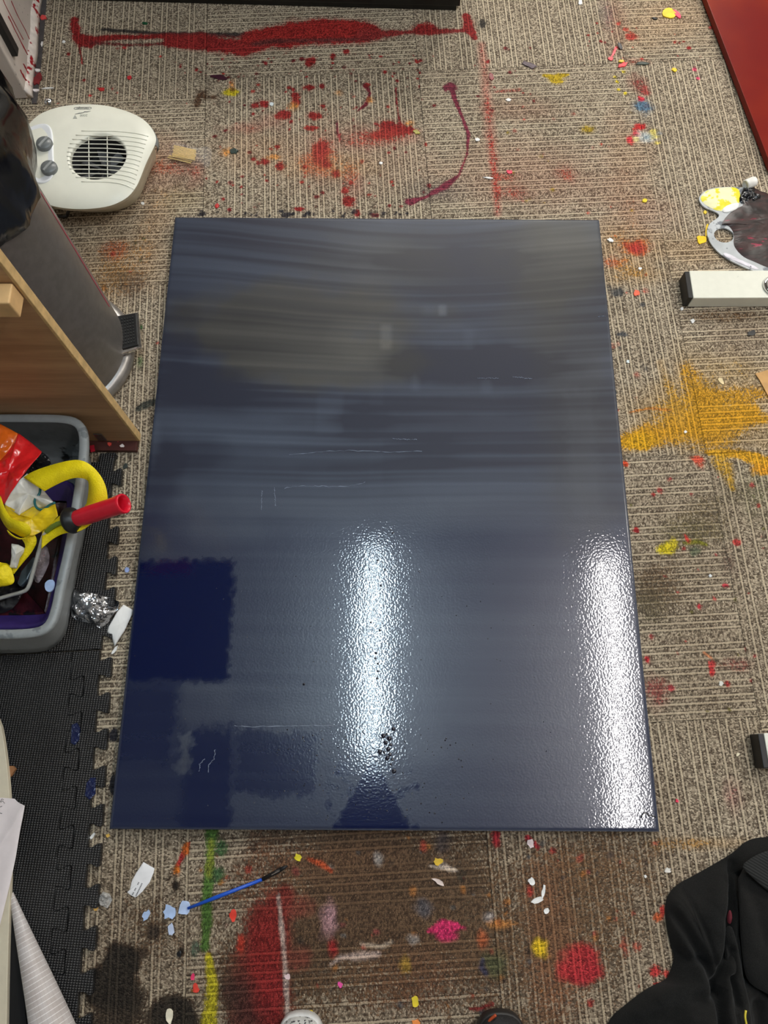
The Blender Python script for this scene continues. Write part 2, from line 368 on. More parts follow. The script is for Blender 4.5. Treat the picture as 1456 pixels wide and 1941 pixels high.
blob(1183, 882, 7, 6, (220, 80, 45), .95); blob(1203, 1008, 6, 5, (165, 25, 40), 1); blob(1236, 941, 4, 4, (170, 40, 50), .9); blob(1320, 873, 12, 6, (220, 75, 60), .75); blob(1324, 880, 8, 12, (220, 90, 70), .5)
blob(1262, 1043, 18, 10, (215, 205, 25), .95, 20); blob(1275, 1033, 8, 8, (200, 190, 40), .8); stroke([(1295, 1032), (1320, 1030), (1338, 1036)], [6, 8, 5], (130, 135, 30), .85); stroke([(1296, 1018), (1302, 1028)], [5, 7], (200, 45, 50), .9); blob(1315, 1048, 12, 9, (92, 112, 95), .6)
blob(1397, 1030, 8, 6, (205, 60, 65), .8); blob(1372, 1110, 6, 4, (200, 50, 80), .8); blob(1323, 1150, 4, 4, (205, 40, 70), .9); blob(1346, 1260, 6, 8, (205, 60, 70), .8); blob(1346, 1275, 5, 8, (200, 40, 55), .9); blob(1225, 1250, 6, 7, (200, 40, 60), .9); stroke([(1332, 1238), (1346, 1248)], [5, 4], (222, 150, 110), .8)
# below the canvas
stroke([(402, 1578), (398, 1630), (393, 1700), (389, 1795)], [22, 18, 20, 16], (72, 122, 50), .82, .45, .6)
stroke([(400, 1600), (397, 1660)], [10, 14], (170, 175, 60), .45); stroke([(396, 1815), (402, 1880), (396, 1945)], [14, 22, 26], (196, 192, 30), .85, .4, .7)
blob(420, 1612, 10, 12, (60, 110, 70), .7); blob(414, 1663, 12, 11, (56, 108, 70), .75); blob(370, 1800, 8, 14, (80, 120, 110), .5)
stroke([(540, 1700), (505, 1760), (490, 1830), (490, 1941)], [30, 80, 95, 100], (120, 26, 30), .82, .5, .7)
blob(512, 1820, 32, 80, (136, 22, 28), .9, 0, .4); blob(515, 1900, 25, 40, (140, 24, 34), .85, 0, .4); stroke([(450, 1880), (470, 1941)], [50, 70], (48, 26, 28), .7, .6, .8)
stroke([(528, 1700), (535, 1770), (542, 1850), (546, 1945)], [5, 9, 8, 9], (205, 196, 196), .78, .4, .8)
blob(456, 1790, 7, 14, (200, 60, 45), .8); blob(560, 1720, 30, 14, (140, 60, 55), .5, 0, .5); blob(562, 1815, 25, 16, (140, 50, 50), .45, 0, .5)
blob(622, 1745, 15, 26, (188, 150, 168), .72, 0, .5); blob(628, 1730, 8, 10, (205, 165, 185), .7); blob(632, 1797, 10, 14, (160, 30, 40), .92); stroke([(585, 1632), (610, 1642), (628, 1655)], [6, 10, 6], (200, 84, 44), .88)
blob(714, 1632, 9, 9, (176, 180, 188), .6, 0, .6); blob(800, 1720, 17, 13, (86, 92, 110), .7, 0, .4); blob(800, 1608, 6, 8, (185, 74, 60), .8); blob(872, 1662, 8, 9, (40, 42, 40), .9); blob(835, 1600, 14, 14, (58, 60, 76), .55, 0, .5)
stroke([(625, 1830), (645, 1815), (690, 1812), (715, 1808)], [4, 8, 14, 8], (206, 190, 190), .7, .5, .8); stroke([(680, 1790), (720, 1795), (740, 1785)], [5, 8, 5], (200, 190, 180), .55, .5)
stroke([(812, 1646), (840, 1647), (862, 1655)], [3, 10, 5], (218, 208, 202), .92); blob(780, 1780, 9, 7, (190, 190, 195), .65, 0, .5); blob(925, 1738, 10, 7, (190, 190, 200), .6, 0, .5)
stroke([(808, 1766), (838, 1756), (862, 1756)], [6, 24, 14], (218, 44, 118), 1, .2, .4); blob(843, 1772, 16, 10, (218, 44, 118), 1); stroke([(862, 1758), (882, 1760)], [8, 2], (218, 44, 118), 1)
blob(1024, 1797, 12, 13, (226, 196, 28), .98); blob(1106, 1828, 36, 28, (182, 40, 56), .92, 20, .3); blob(1080, 1842, 26, 14, (186, 45, 58), .85); blob(1112, 1848, 24, 14, (176, 36, 54), .9); blob(935, 1828, 24, 17, (74, 94, 66), .62, 0, .5); stroke([(912, 1820), (910, 1835), (918, 1846)], [8, 12, 8], (40, 46, 84), .88)
blob(948, 1752, 22, 7, (205, 140, 70), .6, 0, .5); blob(912, 1780, 10, 12, (190, 95, 55), .6, 0, .5); blob(940, 1592, 8, 14, (165, 26, 50), .95); stroke([(1000, 1592), (1012, 1602), (1020, 1610)], [9, 8, 6], (175, 30, 60), .9); blob(765, 1830, 10, 12, (190, 160, 50), .5, 0, .5); blob(1004, 1690, 6, 8, (180, 50, 50), .85)
stroke([(356, 1602), (344, 1620), (334, 1642)], [7, 9, 8], (176, 40, 48), .92); blob(350, 1612, 8, 10, (205, 110, 40), .85); blob(331, 1650, 7, 9, (215, 125, 40), .9); stroke([(932, 1903), (908, 1912), (888, 1914)], [5, 7, 5], (128, 26, 36), .95)
# black patches by the foam mat
blob(225, 1830, 36, 34, BLK, 1, 0, .2, .6); blob(205, 1870, 46, 44, BLK, 1, 0, .2, .6); blob(235, 1900, 30, 40, BLK, .95, 0, .25, .7); blob(330, 1935, 50, 36, BLK, 1, 0, .2, .6); blob(200, 1945, 60, 24, (60, 52, 46), .8, 0, .4)
blob(330, 1681, 8, 8, BLK, 1); blob(286, 1768, 14, 12, (52, 44, 40), .95); blob(270, 1808, 8, 9, (60, 52, 46), .8); blob(340, 1806, 5, 6, BLK, 1); blob(318, 1666, 3, 3, BLK, 1)
blob(213, 1395, 9, 12, NAVY, 1); blob(211, 1490, 8, 16, NAVY, .9); blob(270, 770, 26, 8, (58, 66, 66), .8, 30, .4); blob(262, 690, 6, 14, (90, 120, 80), .6, 0, .5); blob(264, 622, 4, 5, (60, 120, 70), .8)
blob(1252, 1728, 5, 10, (205, 60, 60), .85); blob(1242, 1740, 9, 6, (200, 95, 55), .8); blob(1240, 1842, 8, 8, (195, 50, 60), .85); blob(1262, 1850, 6, 9, (200, 60, 65), .85); blob(1246, 1868, 8, 5, (195, 45, 55), .85); blob(1270, 1305, 6, 6, (190, 60, 80), .7)
blob(1185, 1795, 6, 14, (185, 90, 80), .5, 0, .5); blob(1175, 1560, 14, 6, (120, 80, 90), .4, 0, .5); blob(1390, 1515, 16, 24, (150, 70, 85), .45, 0, .6)

# carpet material
t = NT('loop_pile_carpet')
co = t.obj(); rnd = t.n('ObjectInfo', out=5)
sep = t.t.nodes.new('ShaderNodeSeparateXYZ'); t.t.links.new(co, sep.inputs[0]); X, Y = sep.outputs[0], sep.outputs[1]
off = t.math('MULTIPLY', rnd, 37.0)
wob = t.n('TexNoise', {'Vector': co, 'Scale': 55.0, 'Detail': 2.0})
Xw = t.math('ADD', X, t.math('MULTIPLY', t.math('SUBTRACT', wob, .5), .0022))
u = t.math('ADD', t.math('DIVIDE', Xw, .0132), off)
cell = t.math('FLOOR', u); fr = t.math('FRACT', u)
w1 = t.n('TexWhiteNoise', {'W': cell}, noise_dimensions='1D')
w2 = t.n('TexWhiteNoise', {'W': t.math('ADD', cell, 91.7)}, noise_dimensions='1D')
dd = t.math('ABSOLUTE', t.math('SUBTRACT', fr, t.math('ADD', .38, t.math('MULTIPLY', w1, .24))))
lon = t.ramp(w2, .04, .3)
line = t.math('MULTIPLY', t.ramp(dd, .07, .17, 1, 0), lon)
groove = t.math('MULTIPLY', t.math('MULTIPLY', t.ramp(dd, .15, .21), t.ramp(dd, .23, .34, 1, 0)), lon)
cv = t.n('CombineXYZ', {0: t.math('DIVIDE', Xw, .0028), 1: t.math('ADD', t.math('DIVIDE', Y, .0024), t.math('MULTIPLY', off, 3.0)), 2: off})
vor = t.t.nodes.new('ShaderNodeTexVoronoi'); vor.voronoi_dimensions = '2D'; vor.inputs['Scale'].default_value = 1.0; vor.inputs['Randomness'].default_value = .9
t.t.links.new(cv, vor.inputs['Vector'])
sc = t.t.nodes.new('ShaderNodeSeparateColor'); t.t.links.new(vor.outputs['Color'], sc.inputs[0])
r1, r2 = sc.outputs[0], sc.outputs[1]
big = t.n('TexNoise', {'Vector': co, 'Scale': 9.0, 'Detail': 4.0})
yarn = t.mix(r1, lin((96, 82, 68)), lin((212, 197, 172)))
clump = t.n('TexNoise', {'Vector': cv, 'Scale': .45, 'Detail': 2.0})
yarn = t.mix(t.math('MULTIPLY', t.ramp(t.math('ADD', r2, t.math('MULTIPLY', t.math('SUBTRACT', clump, .5), .9)), .70, .84), .66), yarn, lin((56, 47, 38)))
yarn = t.mix(t.ramp(vor.outputs['Distance'], .45, .85, 0, .6), yarn, lin((70, 58, 46)))
yarn = t.mix(t.math('MULTIPLY', groove, t.math('ADD', .35, t.math('MULTIPLY', r2, .5))), yarn, lin((46, 38, 32)))
linec = t.mix(t.math('MULTIPLY', r2, .6), lin((214, 199, 172)), lin((184, 168, 143)))
base = t.mix(t.math('MULTIPLY', line, .82), yarn, linec)
base = t.mix(t.ramp(big, .3, .7), base, t.mix(1.0, base, (.86, .85, .84), 'MULTIPLY'))
at = t.t.nodes.new('ShaderNodeAttribute'); at.attribute_name = 'stain'
fine = t.n('TexNoise', {'Vector': co, 'Scale': 420.0, 'Detail': 2.0})
thr = t.math('ADD', t.math('MULTIPLY', t.math('ADD', t.math('MULTIPLY', r2, .6), t.math('MULTIPLY', fine, .5)), .58), .32)
cov = t.ramp(t.math('SUBTRACT', at.outputs['Alpha'], thr), -.10, .10)
cov = t.math('MAXIMUM', t.math('MULTIPLY', cov, .95), t.math('MULTIPLY', at.outputs['Alpha'], .62))
sh = t.math('ADD', t.math('ADD', .46, t.math('MULTIPLY', r1, .58)), t.math('MULTIPLY', line, .16))
stc = t.mix(1.0, at.outputs['Color'], t.n('CombineColor', {0: sh, 1: sh, 2: sh}), 'MULTIPLY')
dye = t.mix(1.0, t.mix(1.0, base, at.outputs['Color'], 'MULTIPLY'), (2.5, 2.5, 2.5), 'MULTIPLY')
stc = t.mix(.55, stc, dye)
colr = t.mix(cov, base, stc)
hgt = t.math('ADD', t.math('MULTIPLY', line, .35), t.math('SUBTRACT', .9, vor.outputs['Distance']))
bmp = t.bump(hgt, .6, .0018)
t.bsdf(Base_Color=colr, Roughness=t.math('SUBTRACT', .92, t.math('MULTIPLY', cov, .2)), Normal=bmp, **{'Specular_IOR_Level': .18})
m_carpet = t.m

m_sub = M('subfloor_concrete', (58, 55, 54), .7, bump=.3, spots=((120, 30, 34), .33, 28))
mk('floor', *g_box(((X0 + X1) / 2, (Y0 + Y1) / 2, -.013), (X1 - X0, Y1 - Y0, .014)), m_sub, kind='structure')
FLOOR = bpy.data.objects['floor']
def tile_mesh(n, i=None, j=None, sh=0.0, vert=True):
    """tile mesh in its own frame; ribs run along local y"""
    k = np.linspace(-TS / 2, TS / 2, n + 1)
    gx, gy = np.meshgrid(k, k)
    z = np.zeros_like(gx); z[0, :] = z[-1, :] = -.0006; z[:, 0] = z[:, -1] = -.0006
    f = (TS - .0005) / TS
    V = np.stack([gx * f, gy * f, z], -1).reshape(-1, 3)
    nb = len(V)
    V = np.vstack([V, [[-.2494, -.2494, -.0055], [.2494, -.2494, -.0055], [.2494, .2494, -.0055], [-.2494, .2494, -.0055]]])
    a = (np.arange(n)[:, None] * (n + 1) + np.arange(n)[None, :]).reshape(-1)
    Q = np.stack([a, a + 1, a + n + 2, a + n + 1], 1)
    me = bpy.data.meshes.new('carpet_tile')
    nq = len(Q); idx = Q.reshape(-1)
    # skirt: four long polygons
    e0 = list(range(n + 1)); e1 = [r * (n + 1) + n for r in range(n + 1)]; e2 = [n * (n + 1) + c for c in range(n, -1, -1)]; e3 = [r * (n + 1) for r in range(n, -1, -1)]
    loops = [l for l in ([nb + 1, nb] + e0, [nb + 2, nb + 1] + e1, [nb + 3, nb + 2] + e2, [nb, nb + 3] + e3)]
    me.vertices.add(len(V)); me.vertices.foreach_set('co', V.reshape(-1))
    tot = len(idx) + sum(map(len, loops))
    me.loops.add(tot); me.polygons.add(nq + 4)
    li = np.concatenate([idx] + [np.array(l) for l in loops]); me.loops.foreach_set('vertex_index', li.astype(np.int32))
    ls = np.concatenate([np.arange(nq) * 4, len(idx) + np.cumsum([0] + [len(l) for l in loops[:-1]])]).astype(np.int32)
    me.polygons.foreach_set('loop_start', ls)
    at = me.attributes.new('stain', 'FLOAT_COLOR', 'POINT')
    C = np.zeros((len(V), 4), np.float32)
    if i is not None:
        x, y = V[:nb, 0], V[:nb, 1]
        if vert: s_, t_ = x, y
        else: s_, t_ = -y, x                       # tile turned a quarter
        s_ = s_ + (i + .5) * TS; t_ = t_ + (j + .5) * TS + sh
        fs = np.clip((s_ - S0) / CELL, 0, NS - 1.001); ft = np.clip((t_ - T0) / CELL, 0, NTT - 1.001)
        a0, b0 = ft.astype(int), fs.astype(int)
        C[:nb, :3] = RGB[a0, b0]; C[:nb, 3] = ALP[a0, b0]
    at.data.foreach_set('color', C.reshape(-1))
    me.update(calc_edges=True); me.materials.append(m_carpet)
    return me
plain = tile_mesh(4)
ci, cj = range(-5, 7), range(-7, 9)
for i in ci:
    sh = -.055 if i <= -2 else 0.0
    for j in cj:
        s_, t_ = (i + .5) * TS, (j + .5) * TS + sh
        c = TO + np.array([s_ * _ca - t_ * _sa, s_ * _sa + t_ * _ca])
        if not (X0 + .26 < c[0] < X1 - .26 and Y0 + .26 < c[1] < Y1 - .26): continue
        if i <= -3 and j >= -1: continue           # bare strip beside the white plinth
        v = (i + j) % 2 == 0
        hi = -2 <= i <= 1 and -4 <= j <= 0
        o = bpy.data.objects.new('carpet_tile', tile_mesh(NC, i, j, sh, v) if hi else plain); COL.objects.link(o)
        o.parent = FLOOR; o.matrix_parent_inverse = Matrix.Identity(4)
        o.location = Vector((c[0], c[1], 0)) - FLOOR.location
        o.rotation_euler = (0, 0, TA + (0 if v else math.pi / 2))

# ------------------------------------------------------------------ the big blue canvas
CW, CL, CH = .914, 1.219, .022
cr = thing('painted_canvas', (0, 0, 0.001), 'large dark navy painted canvas lying flat on the carpet', 'canvas')
NX, NY = 366, 488
kx = np.linspace(-CW / 2, CW / 2, NX + 1); ky = np.linspace(-CL / 2, CL / 2, NY + 1)
gx, gy = np.meshgrid(kx, ky)
film = np.zeros((NY + 1, NX + 1)); warm = np.zeros_like(film); wet = np.zeros_like(film)
def cw(px, py): p = P(px, py, CH); return p[0], p[1]
up = np.clip((gy + .10) / .12, 0, 1); up = up * up * (3 - 2 * up)      # brushed, drying upper part
curve = .05 * np.sin(gx * 5.2 + 1.2) * np.clip(gy, 0, 1) + .02 * fbm(gx, gy, .4, 3)
yy = gy + curve
st1 = vnoise(gx, yy * 26, .42, 5); st2 = vnoise(gx, yy * 110, .6, 9); st3 = vnoise(gx, yy * 3.6, .26, 2)
film += (-.03 + .50 * st3 + .34 * (st1 - .5) + .34 * (st2 - .5)) * up
def cblob(px, py, rx, ry, arr, v, soft=.5, rough=.4, streak=.0):
    x, y = cw(px, py); k = mpp(px, py, CH)
    d = np.sqrt(((gx - x) / (rx * k)) ** 2 + ((gy - y) / (ry * k * 1.06)) ** 2) + rough * fbm(gx, gy, .06, int(px)) * 1.5
    m = np.clip((1 + soft - d) / (2 * soft), 0, 1); m = m * m * (3 - 2 * m)
    if streak: m = m * (1 - streak + streak * 2 * (.6 * st1 + .4 * st2))
    arr[:] = arr * (1 - m) + np.clip(arr + v, -.3, 1.4) * m
def cbox(x0, y0, x1, y1, arr, v, soft=6, mode='add', jag=0.0):
    a = cw(x0, (y0 + y1) / 2)[0]; b = cw(x1, (y0 + y1) / 2)[0]; c = cw((x0 + x1) / 2, y1)[1]; d = cw((x0 + x1) / 2, y0)[1]; s = soft * .0009
    jx = jag * (fbm(gx, gy, .009, 4) * .022 + fbm(gx, gy, .03, 5) * .008); jy = jag * (fbm(gx, gy, .009, 8) * .022 + fbm(gx, gy, .03, 9) * .008)
    f = lambda v, lo, hi: np.clip((v - lo) / s + .5, 0, 1) * np.clip((hi - v) / s + .5, 0, 1)
    m = f(gx + jx, a, b) * f(gy + jy, c, d)
    arr[:] = arr + v * m if mode == 'add' else arr * (1 - m) + v * m
# warm brown-grey strokes
cblob(560, 600, 230, 70, warm, .95, .4, .5, .3); cblob(620, 690, 180, 45, warm, .95, .4, .5, .3); cblob(470, 650, 90, 45, warm, .7, .5, .5, .3); cblob(1060, 480, 110, 90, warm, .75, .5, .5); cblob(720, 500, 120, 60, warm, .55, .6, .6, .3); cblob(1090, 700, 70, 300, warm, .45, .6, .5); cblob(1010, 600, 60, 60, warm, .4, .6, .5)
cblob(1085, 460, 80, 90, film, .22, .5, .5); cblob(700, 470, 60, 70, film, .12, .6, .5, .3); cblob(600, 690, 170, 30, film, .12, .5, .4, .5); cblob(690, 640, 60, 40, film, .22, .5, .4, .4)
cblob(560, 590, 190, 30, film, -.12, .5, .4, .3); cblob(880, 490, 150, 22, film, -.34, .4, .6, .4); cblob(900, 690, 180, 36, film, -.38, .5, .5, .4); cblob(760, 690, 40, 20, film, -.2, .5, .5); cblob(920, 770, 200, 20, film, -.22, .5, .4, .5); cblob(930, 830, 170, 24, film, -.18, .5, .4, .5); cblob(380, 720, 90, 20, film, -.25, .6, .5, .3); cblob(330, 650, 40, 90, film, -.15, .6, .5); cblob(300, 900, 40, 90, film, -.28, .6, .5); cblob(380, 860, 60, 30, film, -.2, .6, .5)
cblob(690, 800, 60, 34, film, -.2, .35, .4); cblob(810, 860, 60, 30, film, -.15, .6, .4)
cblob(560, 770, 110, 30, film, .22, .4, .5, .7); cblob(600, 850, 150, 50, film, .14, .5, .5, .6); cblob(500, 960, 160, 60, film, .16, .6, .5, .4); cblob(420, 1005, 70, 30, film, .18, .6, .5, .3); cblob(700, 940, 200, 40, film, .12, .6, .5, .5); cblob(930, 960, 200, 60, film, .12, .6, .5, .4); cblob(285, 850, 20, 50, film, .2, .5, .5); cblob(860, 640, 60, 22, film, .14, .4, .5, .8)
cbox(832, 578, 846, 598, film, .55, 8); cbox(800, 580, 845, 597, film, .22, 20); cbox(722, 615, 742, 662, film, .5, 12); cbox(880, 625, 900, 676, film, .16, 16); cbox(912, 716, 932, 744, film, .22, 12); cbox(780, 700, 794, 740, film, .25, 14); cbox(600, 748, 650, 822, film, .13, 10)
cbox(1075, 740, 1135, 980, film, .16, 30, jag=1.0); cbox(725, 411, 1135, 430, film, .12, 20); cbox(700, 700, 726, 950, film, .05, 8)
# lower part: wet gloss against grey film that also paints the lamps' haze
low = 1 - up
wet += low * .55
cbox(232, 1062, 437, 1292, wet, 1.15, 14, 'set', 1.0); cbox(210, 1292, 330, 1470, wet, .9, 20, 'set', 1.0); cbox(330, 1370, 440, 1580, wet, .95, 14, 'set', 1.0); cbox(205, 1440, 345, 1582, wet, .75, 24, 'set', .6); cbox(445, 1385, 600, 1508, wet, .85, 14, 'set', 1.2)
cbox(345, 1295, 440, 1380, wet, .45, 24, 'set', 1.0); cbox(340, 1380, 362, 1465, wet, .2, 14, 'set', 1.4); 
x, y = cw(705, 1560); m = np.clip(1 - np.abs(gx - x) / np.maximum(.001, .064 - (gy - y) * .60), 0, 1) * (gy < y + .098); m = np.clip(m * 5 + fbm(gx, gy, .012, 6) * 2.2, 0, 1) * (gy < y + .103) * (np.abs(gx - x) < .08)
wet[:] = wet * (1 - m) + 1.2 * m  # dark glossy triangle stands in for the photographer's reflection

cblob(560, 1350, 120, 30, film, .15, .5, .9); cblob(420, 1310, 90, 18, film, .10, .6, .6); cblob(690, 1300, 140, 50, film, .10, .6, .6, .4); cblob(810, 1410, 30, 35, film, .10, .4, .6)
cbox(441, 1340, 780, 1378, film, .07, 14, jag=1.2)
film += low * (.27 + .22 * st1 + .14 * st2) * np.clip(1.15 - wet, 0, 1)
warm += low * .35 * np.clip(1.1 - wet, 0, 1)
edge = np.minimum(np.minimum(gx + CW / 2, CW / 2 - gx), np.minimum(gy + CL / 2, CL / 2 - gy))
film += np.clip(1 - edge / .004, 0, 1) * .30
V = np.stack([gx, gy, np.full_like(gx, CH) + .0006 * fbm(gx, gy, .2, 1) - np.clip(1 - edge / .003, 0, 1) * .0018], -1).reshape(-1, 3)
a = (np.arange(NY)[:, None] * (NX + 1) + np.arange(NX)[None, :]).reshape(-1)
Q = np.stack([a, a + 1, a + NX + 2, a + NX + 1], 1)
me = bpy.data.meshes.new('canvas_face'); me.vertices.add(len(V)); me.vertices.foreach_set('co', (V - ORG[cr]).reshape(-1))
me.loops.add(len(Q) * 4); me.polygons.add(len(Q)); me.loops.foreach_set('vertex_index', Q.reshape(-1).astype(np.int32)); me.polygons.foreach_set('loop_start', (np.arange(len(Q)) * 4).astype(np.int32))
at_ = me.attributes.new('film', 'FLOAT_COLOR', 'POINT')
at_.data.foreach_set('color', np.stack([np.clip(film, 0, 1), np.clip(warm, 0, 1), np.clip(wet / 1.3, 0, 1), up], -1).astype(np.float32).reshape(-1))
me.update(calc_edges=True)
for p_ in me.polygons: p_.use_smooth = True
t = NT('wet_navy_paint'); co = t.obj()
at = t.t.nodes.new('ShaderNodeAttribute'); at.attribute_name = 'film'
sc = t.t.nodes.new('ShaderNodeSeparateColor'); t.t.links.new(at.outputs['Color'], sc.inputs[0])
fl, wm, wt, upp = sc.outputs[0], sc.outputs[1], sc.outputs[2], at.outputs['Alpha']
weave = t.n('TexNoise', {'Vector': co, 'Scale': 620.0, 'Detail': 2.0})
flw = t.math('ADD', fl, t.math('MULTIPLY', t.math('SUBTRACT', weave, .5), t.math('MULTIPLY', fl, .55)), clamp=True)
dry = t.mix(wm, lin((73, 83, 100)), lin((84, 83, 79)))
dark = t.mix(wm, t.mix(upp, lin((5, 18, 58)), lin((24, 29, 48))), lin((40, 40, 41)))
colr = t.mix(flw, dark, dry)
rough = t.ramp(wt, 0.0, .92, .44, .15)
pit = t.n('TexNoise', {'Vector': co, 'Scale': 300.0, 'Detail': .6, 'Roughness': .5})
wv = t.n('TexNoise', {'Vector': co, 'Scale': 60.0, 'Detail': 2.0})
h = t.math('ADD', pit, t.math('MULTIPLY', wv, .15))
bs = t.math('ADD', .035, t.math('MULTIPLY', t.math('SUBTRACT', 1.0, upp), .055))
nd = t.t.nodes.new('ShaderNodeBump'); nd.inputs['Distance'].default_value = .0016
t.t.links.new(h, nd.inputs['Height']); t.t.links.new(bs, nd.inputs['Strength'])
t.bsdf(Base_Color=colr, Roughness=rough, Normal=nd.outputs[0], **{'Specular_IOR_Level': .5, 'Coat_Weight': t.math('MULTIPLY', t.math('SUBTRACT', 1.0, upp), .9), 'Coat_Roughness': .05, 'Coat_Normal': nd.outputs[0]})
m_canvas = t.m
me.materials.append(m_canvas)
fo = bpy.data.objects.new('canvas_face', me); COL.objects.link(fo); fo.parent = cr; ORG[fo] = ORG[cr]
m_cedge = M('canvas_edge_paint', (24, 30, 48), .45, bump=.3, var=.35, spots=((64, 68, 78), .30, 40))
e = .0008
for nm, c, s in (('front_edge', (0, -CL / 2 + .004, CH / 2), (CW, .008, CH - .002)), ('back_edge', (0, CL / 2 - .004, CH / 2), (CW, .008, CH - .002)), ('side_edge', (-CW / 2 + .004, 0, CH / 2), (.008, CL - .016, CH - .002)), ('side_edge', (CW / 2 - .004, 0, CH / 2), (.008, CL - .016, CH - .002))):
    mk(nm, *g_box(c, s), m_cedge, cr)
m_pblk = M('gloss_black_paint', (10, 11, 16), .2)
sg = [P(*q, CH + .0008) for q in ((1216, 1551), (1217, 1544), (1222, 1540), (1227, 1541), (1229, 1547), (1231, 1545), (1237, 1546), (1243, 1549))]
mk('signature_mark', *g_tube(smooth_loop(sg, 24, 2, False), .0009, 6), m_pblk, cr, label='small black scribble in the corner')
m_drop = M('paint_bubble', (8, 14, 34), .08, coat=1.0)
gl = []
ico = g_lathe([(0.0001, 1), (.5, .85), (.85, .5), (1, .1)], (0, 0, 0), 8)
def bub(px, py, r):
    p = P(px, py, CH); gl.append(([(p[0] + v[0] * r, p[1] + v[1] * r, CH - .0002 + v[2] * r * .55) for v in ico[0]], ico[1]))
for q in [(733, 1392), (738, 1400), (731, 1408), (741, 1412), (736, 1420), (728, 1426), (739, 1430), (744, 1440), (734, 1437), (727, 1395), (720, 1425), (741, 1449), (747, 1462), (746, 1382)]: bub(q[0], q[1], random.uniform(.0022, .0046))
for q in [(713, 1238), (712, 1248), (716, 1258), (716, 1272), (715, 1286), (745, 1213), (747, 1330), (720, 1195), (729, 1080), (716, 1062), (726, 1066), (745, 1010), (741, 1004), (722, 1110), (576, 1297), (703, 1180), (690, 1390)]: bub(q[0], q[1], random.uniform(.0014, .0028))
for _ in range(120): bub(random.uniform(520, 900), random.uniform(1380, 1560), random.uniform(.0007, .0016))
for _ in range(170): bub(random.uniform(250, 1200), random.uniform(1080, 1560), random.uniform(.0005, .0013))
mk('paint_bubbles', *g_join(*gl), m_drop, cr, True, kind='stuff')
m_ridge = M('ridge_glint', (128, 138, 156), .25)  # pale colour paints the wet glints along the ridges
for pts in ([(548, 862), (600, 857), (660, 853), (745, 857), (800, 855)], [(540, 926), (560, 921), (620, 922), (660, 922), (692, 915)], [(445, 1376), (480, 1378), (560, 1376), (640, 1375)], [(395, 1463), (396, 1450), (406, 1438), (408, 1420)], [(378, 1462), (379, 1448), (388, 1438)], [(905, 717), (945, 717)], [(972, 714), (1008, 718)], [(745, 832), (790, 833)], [(1133, 600), (1147, 599)], [(520, 925), (522, 958)], [(497, 930), (495, 966)]):
    q = resample([P(*k, CH + .0003) for k in pts], 30, False); q[:, :2] += rng.normal(0, .0006, (30, 2))
    mk('ridge_glint', *g_tube(q, [random.uniform(.0001, .0008) for _ in q], 5), m_ridge, cr)

# ------------------------------------------------------------------ more helpers for the things
def PYp(x, y, Yw):
    d = _R @ np.array([(x - IW / 2) / FPX, -(y - IH / 2) / FPX, -1.0]); t_ = (Yw - _C[1]) / d[1]; return _C + t_ * d
def PXp(x, y, Xw):
    d = _R @ np.array([(x - IW / 2) / FPX, -(y - IH / 2) / FPX, -1.0]); t_ = (Xw - _C[0]) / d[0]; return _C + t_ * d
def seg_dist(px, py, pts):
    b = np.full(px.shape, 9.0)
    for p0, p1 in zip(pts[:-1], pts[1:]):
        e = np.array(p1[:2]) - np.array(p0[:2]); L = e @ e + 1e-12
        h_ = np.clip(((px - p0[0]) * e[0] + (py - p0[1]) * e[1]) / L, 0, 1)
        b = np.minimum(b, np.hypot(px - p0[0] - h_ * e[0], py - p0[1] - h_ * e[1]))
    return b
def g_cloth(outline, z0, height, center, creases=(), n=160, rings=30, noise=.004, ns=.05, seed=1, power=4, it=1):
    """crumpled sheet over an outline given in pixels; z0 is the height of its rim"""
    ol = smooth_loop([P(p[0], p[1], p[2] if len(p) > 2 else z0) for p in outline], n, it)
    c = P(center[0], center[1], z0); V = []; F = []
    for k in range(rings + 1):
        r = 1 - k / rings
        V.append(ol * r + c * (1 - r) if k < rings else c[None, :])
    rr = np.concatenate([np.full(n, 1 - k / rings) for k in range(rings)] + [np.zeros(1)])
    V = np.vstack(V)
    z = height * (1 - rr ** power) + noise * fbm(V[:, 0], V[:, 1], ns, seed, 4) * 2 * (1 - rr ** 10)
    for pts, w, d in creases:
        q = [P(p[0], p[1], z0 + height * .5) for p in pts]
        z = z + d * np.exp(-(seg_dist(V[:, 0], V[:, 1], q) / w) ** 2) * (1 - rr ** 16)
    V[:, 2] += z; V[:, 2] = np.maximum(V[:, 2], z0 * .2 + .0005)
    for k in range(rings - 1):
        for i in range(n): F.append((k * n + i, k * n + (i + 1) % n, (k + 1) * n + (i + 1) % n, (k + 1) * n + i))
    for i in range(n): F.append(((rings - 1) * n + i, (rings - 1) * n + (i + 1) % n, rings * n))
    return V, F
def g_ribbon(A, B, n=40):
    a = smooth_loop(A, n, 2, False); b = smooth_loop(B, n, 2, False)
    V = list(a) + list(b); F = [(i, i + 1, n + i + 1, n + i) for i in range(n - 1)]
    return V, F
def flat(name, pts, z0, z1, mat, **kw):
    return mk(name, *g_prism([P(p[0], p[1], z1) for p in pts], z0, z1), mat, **kw)
